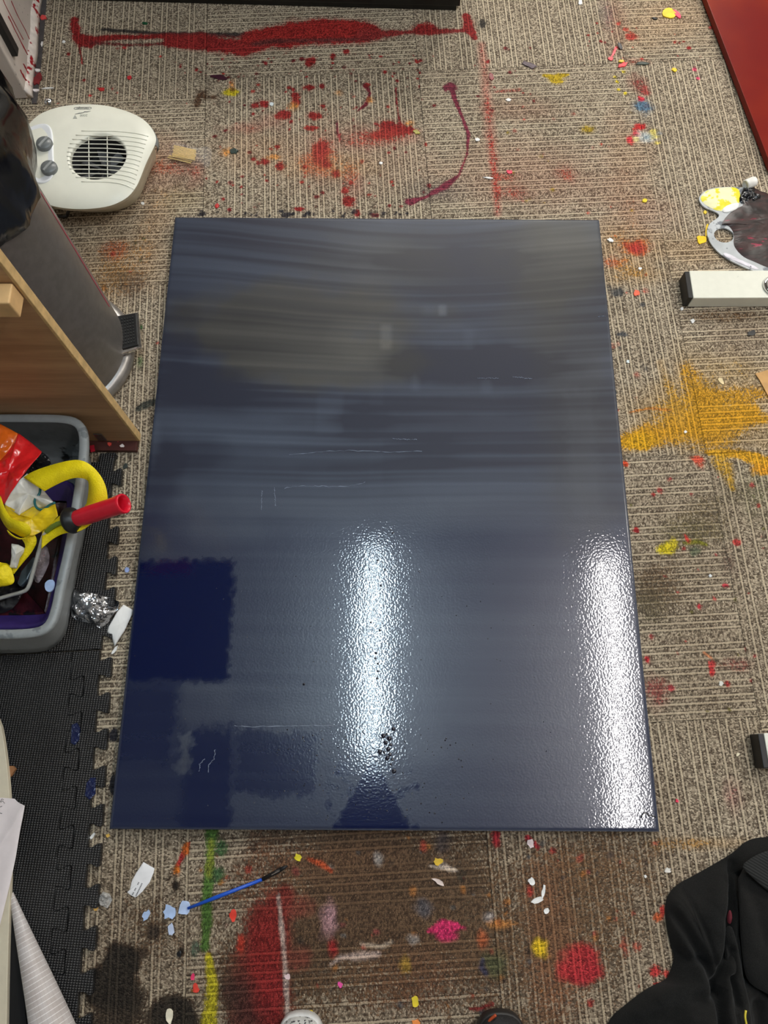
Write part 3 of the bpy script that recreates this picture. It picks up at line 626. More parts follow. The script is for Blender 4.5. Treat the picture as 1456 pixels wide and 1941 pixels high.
def text_mesh(name, txt, size, mat, parent, loc, rotz, extrude=.0002):
    cu = bpy.data.curves.new(name, 'FONT'); cu.body = txt; cu.size = size; cu.extrude = extrude; cu.align_x = 'CENTER'; cu.align_y = 'CENTER'
    o = bpy.data.objects.new(name, cu); COL.objects.link(o)
    dg = bpy.context.evaluated_depsgraph_get(); me = bpy.data.meshes.new_from_object(o.evaluated_get(dg))
    bpy.data.objects.remove(o); bpy.data.curves.remove(cu)
    r = bpy.data.objects.new(name, me); COL.objects.link(r); me.materials.append(mat); r.parent = parent
    r.location = Vector(loc) - Vector(ORG[parent]); r.rotation_euler = (0, 0, rotz); ORG[r] = ORG[parent]
    return r

# ------------------------------------------------------------------ foam mats
t = NT('black_foam'); co = t.obj()
mp = t.n('Mapping', {'Vector': co, 'Rotation': (0, 0, .0575), 'Scale': (1, 1, 1)})
sep = t.t.nodes.new('ShaderNodeSeparateXYZ'); t.t.links.new(mp, sep.inputs[0])
k_ = 2 * math.pi / .0092
sx = t.math('SINE', t.math('MULTIPLY', sep.outputs[0], k_)); sy = t.math('SINE', t.math('MULTIPLY', sep.outputs[1], k_ * 1.25))
h = t.math('MULTIPLY', sx, sy); h = t.math('ABSOLUTE', h)
nz = t.n('TexNoise', {'Vector': co, 'Scale': 12.0, 'Detail': 4.0})
colr = t.mix(t.ramp(nz, .3, .7), lin((28, 28, 30)), lin((40, 40, 41)))
colr = t.mix(t.ramp(h, .1, .5), t.mix(.45, colr, lin((16, 16, 17))), colr)
t.bsdf(Base_Color=colr, Roughness=.42, Normal=t.bump(h, .9, .0016), **{'Specular_IOR_Level': .6})
m_foam = t.m
MO = P(213, 874, .011)[:2]; MA = .0575
def mf(u, v): return (MO[0] + u * math.cos(MA) + v * math.sin(MA), MO[1] + u * math.sin(MA) - v * math.cos(MA))
def tabs(u0, d, v0, v1, first, period=.0585, g=0.0):
    """edge path along v with dovetail tabs reaching d beyond u0; g shrinks the tabs"""
    pts = [(u0, v0)]; vc = first
    while vc + .02 < v1:
        if vc - .02 > v0:
            s = math.copysign(1, d); D = d - s * g
            pts += [(u0, vc - .0125 + g), (u0 + D * .35, vc - .0130 + g), (u0 + D * .7, vc - .0175 + g), (u0 + D * .92, vc - .0180 + g), (u0 + D, vc - .0150 + g),
                    (u0 + D, vc + .0150 - g), (u0 + D * .92, vc + .0180 - g), (u0 + D * .7, vc + .0175 - g), (u0 + D * .35, vc + .0130 - g), (u0, vc + .0125 - g)]
        vc += period
    return pts + [(u0, v1)]
FZ = .011
up_tabs = tabs(0, .019, 0, .362, .033)
top = [(-.020 - .004, 0), (-.020 - .007, -.012), (-.024, -.018), (.006, -.018), (.010, -.012), (.003, 0)]
poly = [mf(*q) for q in ([(-.62, 0)] + [(-.026, 0)] + [(-.027, -.012), (-.024, -.018), (.004, -.018), (.008, -.013), (.003, -.004)] + up_tabs[1:] + [(-.62, .362)])]
mk('foam_mat', *g_prism(poly, .0004, FZ), m_foam, label='black foam puzzle mat under the grey tub', cat='floor mat', group='foam mats', bevel=.001)
sv0, sv1 = .364, 1.30; fb = .395
bt = tabs(-.051, .024, sv0, sv1, fb + .031, .0615, .0004)
poly = [mf(*q) for q in ([(-.62, sv0)] + bt + [(-.62, sv1)])]
mk('foam_mat', *g_prism(poly, .0004, FZ), m_foam, label='black foam puzzle mat under the papers at bottom left', cat='floor mat', group='foam mats', bevel=.001)
lt = tabs(-.051, .024, sv0, sv1, fb + .031, .0615, -.0004)
ot = tabs(-.002, .022, sv0, sv1, fb, .0615)
poly = [mf(q[0] + .0006, q[1]) for q in lt] + [mf(*q) for q in ot[::-1]]
mk('foam_edge_strip', *g_prism(poly, .0004, FZ), m_foam, label='narrow black foam edge strip with puzzle tabs along both sides', cat='floor mat', group='foam mats', bevel=.001)
m_navygloss = M('navy_paint_drip', (14, 24, 66), .25, bump=1.0, bscale=260, coat=.6, spots=((190, 205, 230), .30, 240))
for i, (pl, w_) in enumerate([([(136, 1374), (146, 1370), (152, 1380), (150, 1402), (142, 1412), (134, 1408)], 'upper navy paint patch spilt on the foam edge strip'), ([(164, 1484), (172, 1474), (181, 1474), (181, 1505), (170, 1516), (161, 1508)], 'lower navy paint patch spilt on the foam edge strip')]):
    flat('paint_patch', pl, FZ, FZ + .0012, m_navygloss, label=w_, cat='paint spill')

# ------------------------------------------------------------------ pedal bin and liner
BC = np.array([-.660, .283, 0.0])
m_steel = M('brushed_steel', (132, 127, 122), .42, .55, var=.08, bump=.05, bscale=500)
m_ring = M('bin_base_plastic', (150, 146, 142), .35, .6)
m_blk = M('black_plastic', (22, 22, 23), .42)
m_chrome = M('chrome', (225, 225, 225), .12, 1.0, var=.03)
bn = thing('pedal_bin', tuple(BC), 'tall brushed steel pedal bin behind the brown board', 'bin')
mk('base_ring', *g_lathe([(.02, .001), (.138, .001), (.146, .006), (.148, .014), (.145, .024), (.138, .030), (.133, .031)], BC, 64), m_ring, bn, True)
mk('body', *g_lathe([(.1335, .028), (.1345, .034), (.1345, .60), (.136, .608), (.134, .616), (.130, .616), (.128, .60), (.128, .2)], BC, 72), m_steel, bn, True)
pp = [P(*q, .046) for q in ((222, 600), (258, 593), (262, 653), (225, 663))]
mid = np.mean(pp, 0)
ex = [P(190, 606, .046), P(222, 597, .046), P(261, 590, .046), P(267, 657, .046), P(224, 671, .046), P(194, 645, .046)]
pd = mk('pedal', *g_prism([q[:2] for q in ex], .036, .043), m_chrome, bn, bevel=.001)
mk('pedal_pad', *g_prism([q[:2] for q in pp], .043, .047), m_blk, pd, bevel=.001)
gl = []
for a_ in range(5):
    for b_ in range(9):
        f, g = .26 + a_ * .14, .12 + b_ * .095
        q = (pp[0] * (1 - f) + pp[1] * f) * (1 - g) + (pp[3] * (1 - f) + pp[2] * f) * g
        gl.append(g_box((q[0], q[1], .0477), (.0024, .0030, .0016)))
mk('grip_studs', *g_join(*gl), M('grip_rubber', (46, 47, 46), .5), pd, kind='stuff')
m_tape = M('pink_tape', (215, 40, 90), .5)
V = []; F = []
for i_ in range(30):
    z_ = .12 + .34 * i_ / 29; a_ = math.radians(17 + 3 * (i_ / 29)); 
    for da in (0, .016): V.append((BC[0] + .1352 * math.cos(a_ + da), BC[1] + .1352 * math.sin(a_ + da), z_))
F = [(2 * i_, 2 * i_ + 1, 2 * i_ + 3, 2 * i_ + 2) for i_ in range(29)]
mk('pink_mark', V, F, m_tape, bn, label='thin bright pink line up the side', solid=.0004)
m_bag = M('black_bin_liner', (10, 10, 12), .16, var=.2, bump=.6, bscale=22, spec=.6)
V = []; F = []; nA = 96
prof = [(.1385, .452), (.149, .466), (.158, .495), (.166, .53), (.172, .565), (.171, .60), (.160, .626), (.140, .632), (.124, .60), (.112, .54), (.10, .50)]
for k, (r_, z_) in enumerate(prof):
    for i_ in range(nA):
        a_ = 2 * math.pi * i_ / nA
        wv_ = fbm(np.cos(a_) * .3, np.sin(a_) * .3 + z_ * .6, .09, 5, 3) * (.030 if 1 < k < 7 else .004)
        zz = z_ + (.05 * (1 - math.cos(a_ - .2)) + .006 * math.sin(a_ * 5)) * max(0, 1 - k / 4) + float(fbm(a_, z_, .5, 2)) * .01
        r2_ = max(r_ + float(wv_) + .004 * math.sin(a_ * 17 + z_ * 30) * (0 < k < 6), .1375 if k < 7 else 0)
        V.append((BC[0] + r2_ * math.cos(a_), max(BC[1] + r2_ * math.sin(a_), BC[1] - .148), zz))
for k in range(len(prof) - 1):
    for i_ in range(nA): F.append((k * nA + i_, k * nA + (i_ + 1) % nA, (k + 1) * nA + (i_ + 1) % nA, (k + 1) * nA + i_))
mk('bin_liner', V, F, m_bag, smooth=True, label='shiny black bin bag folded over the rim of the steel bin', cat='bin bag')

# ------------------------------------------------------------------ brown board with batten
t = NT('brown_board_veneer'); co = t.obj()
mp = t.n('Mapping', {'Vector': co, 'Scale': (2.0, 20.0, 26.0)})
n1 = t.n('TexNoise', {'Vector': mp, 'Scale': 1.6, 'Detail': 6.0, 'Roughness': .6}); n2 = t.n('TexNoise', {'Vector': co, 'Scale': 7.0, 'Detail': 3.0})
colr = t.mix(t.ramp(n1, .3, .72), lin((156, 120, 84)), lin((190, 152, 112)))
colr = t.mix(t.ramp(n2, .60, .72, 0, .5), colr, lin((138, 102, 70)))
t.bsdf(Base_Color=colr, Roughness=.5, Normal=t.bump(n1, .1, .001)); m_board = t.m
m_ply = M('raw_board_edge', (205, 172, 118), .7, var=.15, bump=.3)
m_pine = M('pine_wood', (216, 176, 122), .6, var=.12, scale=30)
bc = P(264, 836, .014)
BY = bc[1]
bd = thing('wooden_board', (bc[0] - .4, BY + .008, .012), 'upright brown wooden board with a pale raw edge', 'board')
mk('panel', *g_box((bc[0] - .4005, BY + .0085, .012 + .46), (.795, .015, .92)), m_board, bd)
mk('raw_edge', *g_box((bc[0] - .0015, BY + .0085, .012 + .46), (.005, .0156, .92)), m_ply, bd, bevel=.0008)
e1, e2 = PYp(18, 548, BY - .002), PYp(2, 612, BY - .03)
bq = PYp(44, 592, BY - .034)
mk('batten', *g_box((bq[0] - .212, BY - .0152, bq[2] - .002), (.40, .030, .034)), m_pine, bd, bevel=.002)
br = PYp(190, 829, BY - .001)
bk = mk('bracket', *g_box((br[0], BY - .0010, br[2] + .001), (.016, .002, .030)), M('zinc_plate', (150, 148, 142), .3, .9), bd, bevel=.0005)
for dz in (.007, -.007): mk('screw', *g_lathe([(.0035, 0), (.0030, .0012), (.0001, .0014)], (0, 0, 0), 12), m_chrome, bk).rotation_euler = (0, 0, 0)
for s_, dz in zip([o for o in bpy.data.objects if o.name.startswith('screw')], (.007, -.007)):
    s_.rotation_euler = (math.pi / 2, 0, 0); s_.location = Vector((br[0], BY - .002, br[2] + dz)) - Vector(ORG[bd])
m_dred = M('dark_red_wood', (74, 32, 24), .6, spots=((210, 60, 60), .30, 60))
mk('base_plank', *g_box((bc[0] - .35, BY - .004, .006), (.69, .030, .011)), m_dred, label='dark red plank on the carpet under the brown board', cat='plank', bevel=.001)

# ------------------------------------------------------------------ grey tub
m_tub = M('grey_tub_plastic', (150, 155, 156), .42, var=.06, spots=((120, 126, 128), .40, 30))
RZ = .14
rim = smooth_loop(PL([(-190, 783), (-60, 784), (60, 784), (128, 785), (156, 796), (166, 822), (164, 870), (152, 950), (140, 1030), (122, 1105), (113, 1155), (100, 1190), (74, 1207), (20, 1211), (-60, 1210), (-190, 1208)], RZ), 120, 2)
bas = smooth_loop(PL([(-190, 872), (-60, 872), (60, 872), (140, 870), (168, 874), (178, 892), (174, 940), (162, 1010), (150, 1070), (140, 1120), (132, 1165), (129, 1200), (100, 1236), (40, 1240), (-60, 1240), (-190, 1238)], FZ + .001), 120, 2)
def inset(lp, d):
    c = lp.mean(0); out = []
    n = len(lp)
    for i_ in range(n):
        tg = lp[(i_ + 1) % n] - lp[i_ - 1]; nn = np.array([-tg[1], tg[0], 0]); nn /= np.linalg.norm(nn) + 1e-9
        if nn @ (c - lp[i_]) < 0: nn = -nn
        out.append(lp[i_] + nn * d)
    return np.array(out)
def zed(lp, z_): q = lp.copy(); q[:, 2] = z_; return q
def g_loops(loops, cap=True):
    n = len(loops[0]); V = np.vstack(loops); F = []
    for k in range(len(loops) - 1):
        for i_ in range(n): F.append((k * n + i_, k * n + (i_ + 1) % n, (k + 1) * n + (i_ + 1) % n, (k + 1) * n + i_))
    if cap: F.append(tuple(range((len(loops) - 1) * n, len(loops) * n)))
    return V, F
tc = rim.mean(0)
tb = thing('plastic_tub', (tc[0], tc[1], FZ), 'grey plastic tub full of painting things on the black mat', 'tub')
lw = zed(rim * .0 + (inset(rim, .006)), RZ - .012)
bas2 = bas
blend = lambda f: zed(inset(rim, .008) * (1 - f) + bas2 * f, (RZ - .014) * (1 - f) + (FZ + .001) * f)
mk('body', *g_loops([blend(0), blend(.35), blend(.7), blend(.95), zed(inset(bas2, .006), FZ + .0008)]), m_tub, tb, True)
mk('rim', *g_loops([blend(0), zed(inset(rim, .001), RZ - .014), zed(rim, RZ - .011), zed(rim, RZ - .003), zed(inset(rim, .002), RZ), zed(inset(rim, .012), RZ), zed(inset(rim, .015), RZ - .003)], False), m_tub, tb, True)
m_tubin = M('tub_inside_painted', (104, 107, 107), .5, var=.1, spots=((18, 18, 18), .36, 22))
mk('inner_wall', *g_loops([zed(inset(rim, .015), RZ - .003), zed(inset(rim, .024), .08), zed(inset(rim, .034), .026), zed(inset(rim, .045), .020)]), m_tubin, tb, True)
# purple tray and the things in the tub
m_purp = M('purple_plastic', (58, 42, 104), .35, var=.12)
m_maroon = M('dried_maroon_paint', (66, 20, 24), .35, var=.4, bump=.6, bscale=90, spots=((18, 14, 16), .42, 35))
po = inset(rim, .030)
pt = thing('roller_tray', (tc[0], tc[1], .024), 'purple paint roller tray caked with dark red paint in the tub', 'paint tray')
trm = smooth_loop(PL([(-180, 905), (-60, 905), (60, 905), (116, 906), (140, 914), (146, 940), (138, 990), (128, 1050), (116, 1110), (106, 1156), (92, 1182), (66, 1192), (20, 1194), (-60, 1194), (-180, 1192)], .088), 110, 2)
mk('tray_body', *g_loops([zed(inset(trm, .020), .0225), zed(inset(trm, .006), .070), zed(trm, .082), zed(inset(trm, .003), .088), zed(inset(trm, .010), .086), zed(inset(trm, .032), .050)], True), m_purp, pt, True)
mk('dried_paint', *g_loops([zed(inset(trm, .0300), .0505), zed(inset(trm, .0340), .0535)]), m_maroon, pt, True)
m_dark = M('dark_crumpled_plastic', (30, 30, 32), .2, var=.5, bump=1.0, bscale=60, spots=((170, 172, 176), .34, 70))
mk('plastic_wrap', *g_cloth([(60, 850), (92, 862), (100, 890), (84, 915), (60, 905), (50, 880)], .10, .022, (78, 885), noise=.02, ns=.012, n=60, rings=14, power=2), m_dark, label='crumpled clear and black plastic wrap beside the shopping bag', cat='wrapper', smooth=False)
mk('plastic_wrap', *g_cloth([(72, 1040), (88, 1030), (96, 1060), (84, 1090), (70, 1110), (60, 1085)], .085, .018, (78, 1068), noise=.018, ns=.012, n=60, rings=14, power=2), M('pale_crumpled_film', (150, 140, 142), .2, var=.5, bump=1.0, bscale=80, spots=((190, 40, 60), .30, 60)), label='crumpled silvery film beside the purple tray wall', cat='wrapper', smooth=False)
m_gbox = M('smoky_plastic', (78, 92, 100), .25, var=.2)
flat('smoky_scraper', [(40, 1082), (62, 1055), (70, 1060), (52, 1098), (38, 1112), (32, 1106)], .078, .090, m_gbox, label='smoky grey plastic scraper lying in the roller tray', cat='scraper', bevel=.002)
m_rag = M('black_rag', (20, 19, 21), .6, var=.3, spots=((150, 140, 140), .27, 60))
mk('paint_rag', *g_cloth([(-20, 1100), (20, 1095), (48, 1105), (40, 1135), (18, 1160), (-20, 1165)], .062, .02, (8, 1130), noise=.016, ns=.02, n=70, rings=14, power=2), m_rag, label='black paint-stiffened rag in the roller tray', cat='rag', smooth=True)
# shopping bag
m_bred = M('bag_red_film', (226, 34, 38), .22, bump=.5, bscale=60, coat=.4); m_bor = M('bag_orange_film', (236, 108, 28), .22, bump=.5, bscale=60, coat=.4)
m_bwh = M('bag_white_film', (222, 220, 212), .3, bump=.3, bscale=50, coat=.2); m_byl = M('bag_yellow_film', (228, 196, 28), .35, bump=.4, bscale=60, coat=.2)
m_strap = M('yellow_webbing', (250, 224, 8), .6, bump=.5, bscale=400, var=.06); m_teal = M('teal_print', (34, 104, 108), .4)
BZ = .165
sb = thing('shopping_bag', tuple(P(40, 930, .10)), 'red, orange and yellow plastic shopping bag with yellow straps in the tub', 'bag')
def gz(pts, z): return [(a, b, z) for a, b in pts]
bz = lambda x, y: BZ + .012 * math.sin(x * .06) + .010 * math.sin(y * .05 + x * .02)
def bag(nm, ol, c, mat, h_=.006, seed=3, dz=0):
    mk(nm, *g_cloth([(x, y, bz(x, y) + dz) for x, y in ol], BZ, h_, c, n=90, rings=14, noise=.006, ns=.02, seed=seed, power=3, it=0), mat, sb, True, solid=.0006)
bag('orange_panel', [(-60, 780), (0, 803), (35, 822), (28, 838), (11, 862), (0, 874), (-60, 900)], (-15, 842), m_bor, .006, 4)
bag('red_panel', [(35, 821), (58, 838), (80, 857), (60, 880), (36, 911), (20, 935), (8, 957), (-8, 935), (-60, 915), (-60, 899), (0, 873), (11, 861), (28, 837)], (20, 895), m_bred, .007, 5)
bag('white_panel', [(37, 910), (52, 897), (75, 920), (90, 938), (104, 954), (95, 962), (80, 963), (62, 961), (36, 977), (8, 957), (20, 935)], (55, 937), m_bwh, .004, 6)
bag('yellow_panel', [(104, 953), (110, 978), (95, 996), (78, 1008), (62, 1016), (46, 1012), (30, 1000), (8, 975), (8, 956), (36, 976), (62, 960), (80, 962), (95, 961)], (62, 985), m_byl, .004, 7)
fp = smooth_loop([P(*q, bz(*q) + .016) for q in ((77, 922), (75, 938), (67, 944), (65, 954), (70, 964), (80, 967), (88, 962), (94, 957), (104, 953))], 40, 1, False)
mk('printed_outline', *g_tube(fp, .0022, 6), m_teal, sb, True, label='teal flower outline printed on the white panel')
def strap(nm, A, B, par=sb): return mk(nm, *g_ribbon(PL(A), PL(B)), m_strap, par, True, solid=.0012)
strap('strap', [(44, 905, .185), (62, 893, .19), (100, 880, .20), (138, 871, .21), (160, 873, .215), (182, 890, .215), (198, 915, .21), (204, 940, .20), (202, 958, .19)], [(84, 931, .185), (100, 922, .19), (122, 911, .20), (142, 905, .205), (160, 907, .205), (168, 912, .20), (168, 930, .19), (165, 950, .18), (162, 962, .175)])
strap('strap', [(203, 950, .195), (188, 978, .19), (165, 1000, .185), (145, 1009, .185), (120, 1010, .18), (98, 1022, .17), (78, 1040, .165)], [(163, 955, .18), (155, 968, .185), (140, 974, .185), (124, 972, .182), (112, 978, .18), (100, 990, .172), (80, 1008, .168)])
strap('strap', [(0, 940, .19), (8, 965, .195), (22, 985, .2), (45, 990, .205), (58, 1000, .2), (58, 1014, .19), (44, 1022, .185), (26, 1016, .185), (14, 1004, .185)], [(-8, 962, .18), (2, 985, .185), (14, 1004, .185), (30, 1012, .18), (40, 1018, .178), (46, 1018, .175), (40, 1022, .172), (30, 1020, .172), (18, 1012, .175)])
strap('strap', [(62, 1008, .165), (72, 1025, .16), (60, 1048, .15), (40, 1070, .14), (26, 1088, .135)], [(40, 1020, .165), (50, 1035, .16), (42, 1048, .15), (24, 1068, .14), (12, 1080, .135)])
mk('bag_corner', *g_cloth([(-40, 1055, .15), (0, 1066, .15), (18, 1068, .15), (26, 1090, .145), (28, 1106, .14), (10, 1112, .14), (-40, 1115, .14)], .145, .012, (-5, 1090), n=60, rings=12, noise=.012, ns=.02, it=1), m_strap, sb, True, solid=.0006)
bag('white_fold', [(22, 1030), (34, 1032), (50, 1040), (38, 1058), (32, 1078), (18, 1076), (22, 1055)], (32, 1052), m_bwh, .004, 9, -.02)
# roller with red handle
m_rh = M('red_handle_plastic', (212, 26, 48), .3, var=.04); m_rod = M('steel_rod', (206, 206, 198), .35, .25, var=.05); m_grn = M('green_smeared_steel', (128, 150, 60), .4, .3, spots=((60, 120, 50), .4, 120))
rl = thing('paint_roller', tuple(P(70, 1020, .10)), 'paint roller frame with a hollow red handle sticking out of the tub', 'paint roller')
h0, h1 = P(140, 985, .190), P(236, 954, .235)
ax = (h1 - h0) / np.linalg.norm(h1 - h0); Lh = np.linalg.norm(h1 - h0)
def g_axis(prof, o, ax, n=28):
    a_ = np.array([0, 0, 1.0]); u_ = a_ - ax * (a_ @ ax); u_ /= np.linalg.norm(u_); v_ = np.cross(ax, u_); V = []; F = []
    for r_, l_ in prof:
        for k in range(n): w = 2 * math.pi * k / n; V.append(o + ax * l_ + r_ * (math.cos(w) * u_ + math.sin(w) * v_))
    for i_ in range(len(prof) - 1):
        for k in range(n): F.append((i_ * n + k, i_ * n + (k + 1) % n, (i_ + 1) * n + (k + 1) % n, (i_ + 1) * n + k))
    return V, F
mk('handle', *g_axis([(.001, 0), (.0125, 0), (.0135, .006), (.0148, .03), (.0150, Lh - .02), (.0160, Lh - .006), (.0162, Lh - .001), (.0150, Lh), (.0128, Lh - .001), (.0118, Lh - .012), (.011, Lh - .06), (.001, Lh - .062)], h0, ax), m_rh, rl, True)
mk('collar', *g_axis([(.001, -.010), (.020, -.010), (.0225, -.006), (.0215, -.001), (.016, .004), (.013, .010), (.001, .010)], h0, ax), m_blk, rl, True)
rod = [h0, P(122, 988, .184), P(100, 997, .178), P(88, 1008, .17)]
mk('smeared_rod', *g_tube(smooth_loop(rod, 16, 2, False), .0042, 8), m_grn, rl, True)
rod = [P(90, 1006, .17), P(82, 1014, .165), P(74, 1044, .14), P(64, 1080, .12), P(54, 1116, .105), P(44, 1122, .10), P(20, 1128, .09), P(-10, 1137, .085)]
mk('frame_rod', *g_tube(smooth_loop(rod, 40, 2, False), .0034, 10), m_rod, rl, True)
m_pdr = M('pink_clip_plastic', (206, 26, 70), .35)
flat('peg', [(125, 1042), (128, 1028), (137, 1026), (141, 1031), (135, 1056), (126, 1062)], FZ, FZ + .012, m_pdr, label='small bright pink plastic clip lying beside the grey tub', cat='clip', bevel=.002)
m_pb = M('pale_blue_paint', (172, 196, 236), .4)
q = [P(*k, RZ) for k in ((84, 1108), (91, 1099), (103, 1099), (103, 1112), (98, 1122), (88, 1122))]
mk('paint_drip', *g_prism(smooth_loop(q, 20, 1), RZ - .002, RZ + .0012), m_pb, tb, label='pale blue paint blob on the rim')

# ------------------------------------------------------------------ fan heater
HZ = .074
m_heat = M('cream_heater_plastic', (232, 231, 216), .38, var=.03, scale=20); m_heat2 = M('cream_heater_shell', (205, 199, 178), .45, var=.06)
m_hg = M('grey_heater_plastic', (118, 120, 118), .4); m_knob = M('knob_grey', (112, 116, 116), .35, var=.1); m_panel = M('white_heater_panel', (236, 238, 240), .35, var=.02); m_void = M('heater_inside', (40, 40, 42), .6)
hc = P(186, 297, HZ + .012)
out_px = [(57, 232), (73, 217), (96, 207), (123, 200), (160, 197), (198, 199), (226, 206), (253, 215), (275, 228), (288, 243), (296, 258), (296, 270), (288, 287), (277, 309), (268, 333), (259, 354), (244, 373), (222, 386), (198, 393), (160, 397), (120, 395), (90, 388), (62, 372), (45, 345), (36, 310), (38, 275), (45, 250)]
ol = smooth_loop(PL(out_px, HZ), 400, 2)
NA = 120
ang = np.arctan2(ol[:, 1] - hc[1], ol[:, 0] - hc[0]); od = np.hypot(ol[:, 0] - hc[0], ol[:, 1] - hc[1]); srt = np.argsort(ang)
aa = np.linspace(-math.pi, math.pi, NA, endpoint=False)
ro = np.interp(aa, ang[srt], od[srt], period=2 * math.pi)
RG = np.linalg.norm(P(240, 297, HZ + .012) - hc)
def hz(s_): return HZ + .013 * (1 - (1 - np.clip(s_, 0, 1)) ** 3.5)
def face_z(x, y):
    a_ = math.atan2(y - hc[1], x - hc[0]); r_ = math.hypot(x - hc[0], y - hc[1]); R_ = np.interp(a_, aa, ro, period=2 * math.pi)
    return float(hz((R_ - r_) / max(R_ - RG, 1e-4)))
hr = thing('fan_heater', (hc[0], hc[1], 0.001), 'cream fan heater lying on its back on the carpet beside the bin', 'fan heater')
loops = []
def ring(fo_, z_): return np.stack([hc[0] + fo_ * np.cos(aa), hc[1] + fo_ * np.sin(aa), np.full(NA, z_) if np.isscalar(z_) else z_], 1)
for s_ in (0, .02, .06, .14, .3, .5, .75, .95, 1.0): loops.append(ring(ro * (1 - s_) + RG * s_, hz(s_)))
loops += [ring(np.full(NA, RG - .002), HZ + .008), ring(np.full(NA, RG - .002), HZ - .03)]
mk('front_cover', *g_loops(loops, False), m_heat, hr, True)
sh2 = np.array([0, .012])
def rsh(f, z_, dy): q = ring(ro * f, z_); q[:, 1] += dy; return q
mk('back_shell', *g_loops([rsh(.0, .001, .02)[:, :] * 1.0, rsh(.76, .0012, .026), rsh(.82, .008, .024), rsh(.88, .036, .015), rsh(.93, .056, .007), rsh(.98, .064, 0), rsh(.99, HZ, 0)], False), m_heat2, hr, True)
V, F = [], []
for i_, a_ in enumerate(np.linspace(math.radians(22), math.radians(150), 40)):
    R_ = np.interp(a_, aa, ro, period=2 * math.pi)
    for f_, z_ in ((.96, HZ - .002), (1.012, HZ - .004), (1.02, HZ - .018), (.96, HZ - .024)): V.append((hc[0] + R_ * f_ * math.cos(a_), hc[1] + R_ * f_ * math.sin(a_), z_))
for i_ in range(39):
    for k in range(3): F.append((i_ * 4 + k, i_ * 4 + k + 1, i_ * 4 + k + 5, i_ * 4 + k + 4))
mk('grey_rim', V, F, m_hg, hr, True)
q = P(98, 196, HZ - .02); mk('side_button', *g_axis([(.001, 0), (.007, 0), (.0085, .002), (.0085, .016), (.001, .016)], q - np.array([.014, -.004, 0]), np.array([.97, -.22, 0.0]), 18), m_chrome, hr, True, label='small chrome button at the top corner')
mk('fan_cavity', *g_lathe([(RG - .003, .045), (RG - .004, 0), (.0001, 0)], (hc[0], hc[1], HZ - .04), 40), m_void, hr)
for k in range(7):
    a_ = 2 * math.pi * k / 7; V = []
    for r_, w_ in ((.012, .006), (.03, .014), (RG - .008, .018)):
        for s_ in (-1, 1): b_ = a_ + s_ * w_ / r_ * .5; V.append((hc[0] + r_ * math.cos(b_), hc[1] + r_ * math.sin(b_), HZ - .026 + s_ * .004))
    mk('fan_blade', V, [(0, 1, 3, 2), (2, 3, 5, 4)], M('fan_blade_grey', (92, 92, 94), .5), hr, solid=.001)
cpx, cpy, rp = 186, 297, 53
for k in range(15):
    y_ = 241 + k * 8.0
    dx = rp * rp * 1.10 - (y_ - cpy) ** 2
    if dx <= 0: continue
    xl = cpx - math.sqrt(dx) - 3
    tt_ = (y_ - 246) / 110
    xr = 281 - 34 * tt_ if 246 < y_ < 356 else cpx + math.sqrt(dx)
    pts = []
    for f_ in np.linspace(0, 1, 18):
        x_ = xl + (xr - xl) * f_; yy_ = y_ + 1.2 * f_ + 9.0 * max(0, f_ - .45) ** 1.6 * (1.6)
        p_ = P(x_, yy_, HZ + .012); inside = math.hypot(p_[0] - hc[0], p_[1] - hc[1]) < RG
        p_[2] = (HZ + .0125) if inside else face_z(p_[0], p_[1]) + .0003
        pts.append(p_)
    mk('slat', *g_tube(pts, .0011, 6), m_heat, hr, True)
for x_ in (168, 203):
    dy = math.sqrt(rp * rp - (x_ - cpx) ** 2); mk('grille_bar', *g_tube([P(x_, cpy - dy, HZ + .011), P(x_ + 1, cpy + dy, HZ + .011)], .0011, 6), m_heat, hr, True)
cp = smooth_loop([P(*q, HZ) for q in ((40, 250), (60, 243), (84, 240), (98, 245), (105, 260), (106, 300), (108, 330), (102, 350), (80, 356), (45, 340))], 60, 2)
def onface(lp, d): q = lp.copy(); q[:, 2] = [face_z(p_[0], p_[1]) + d for p_ in q]; return q
mk('control_panel', *g_loops([onface(cp, -.002), onface(cp, .0012), onface(inset(cp, .003), .0016), onface(inset(cp, .006), .0004)]), m_panel, hr, True)
for kx_, ky_ in ((85, 274), (94, 320)):
    c_ = P(kx_, ky_, HZ + .014); z_ = face_z(c_[0], c_[1])
    kb = mk('knob', *g_lathe([(.0172, z_), (.0172, z_ + .006), (.0155, z_ + .009), (.0001, z_ + .0095)], (c_[0], c_[1], 0), 32), m_knob, hr, True)
    mk('pointer', *g_box((c_[0], c_[1], z_ + .0105), (.005, .029, .004), -.55), M('pointer_grey', (150, 153, 152), .35), kb, bevel=.001)
bp = P(157, 205.5, HZ + .006); z_ = face_z(bp[0], bp[1])
m_ink = M('grey_print', (112, 114, 112), .5)
pill = [(bp[0] + .0155 * sgn + .0035 * math.cos(a_), bp[1] + .0035 * math.sin(a_), 0) for sgn, a0_ in ((1, -math.pi / 2), (-1, math.pi / 2)) for a_ in np.linspace(a0_, a0_ + math.pi, 10)]
pill = np.array([(x_, y_, face_z(x_, y_) + .0003) for x_, y_, _ in pill])
mk('badge_outline', *g_tube(list(pill) + [pill[0]], .0005, 5), m_ink, hr)
text_mesh('badge_lettering', "De'Longhi", .0064, m_ink, hr, (bp[0], bp[1], z_ + .0006), math.pi)
b2 = P(160, 221, HZ + .008); text_mesh('model_lettering', '2000', .0082, M('pale_grey_print', (176, 178, 168), .5), hr, (b2[0], b2[1], face_z(b2[0], b2[1]) + .0006), math.pi)
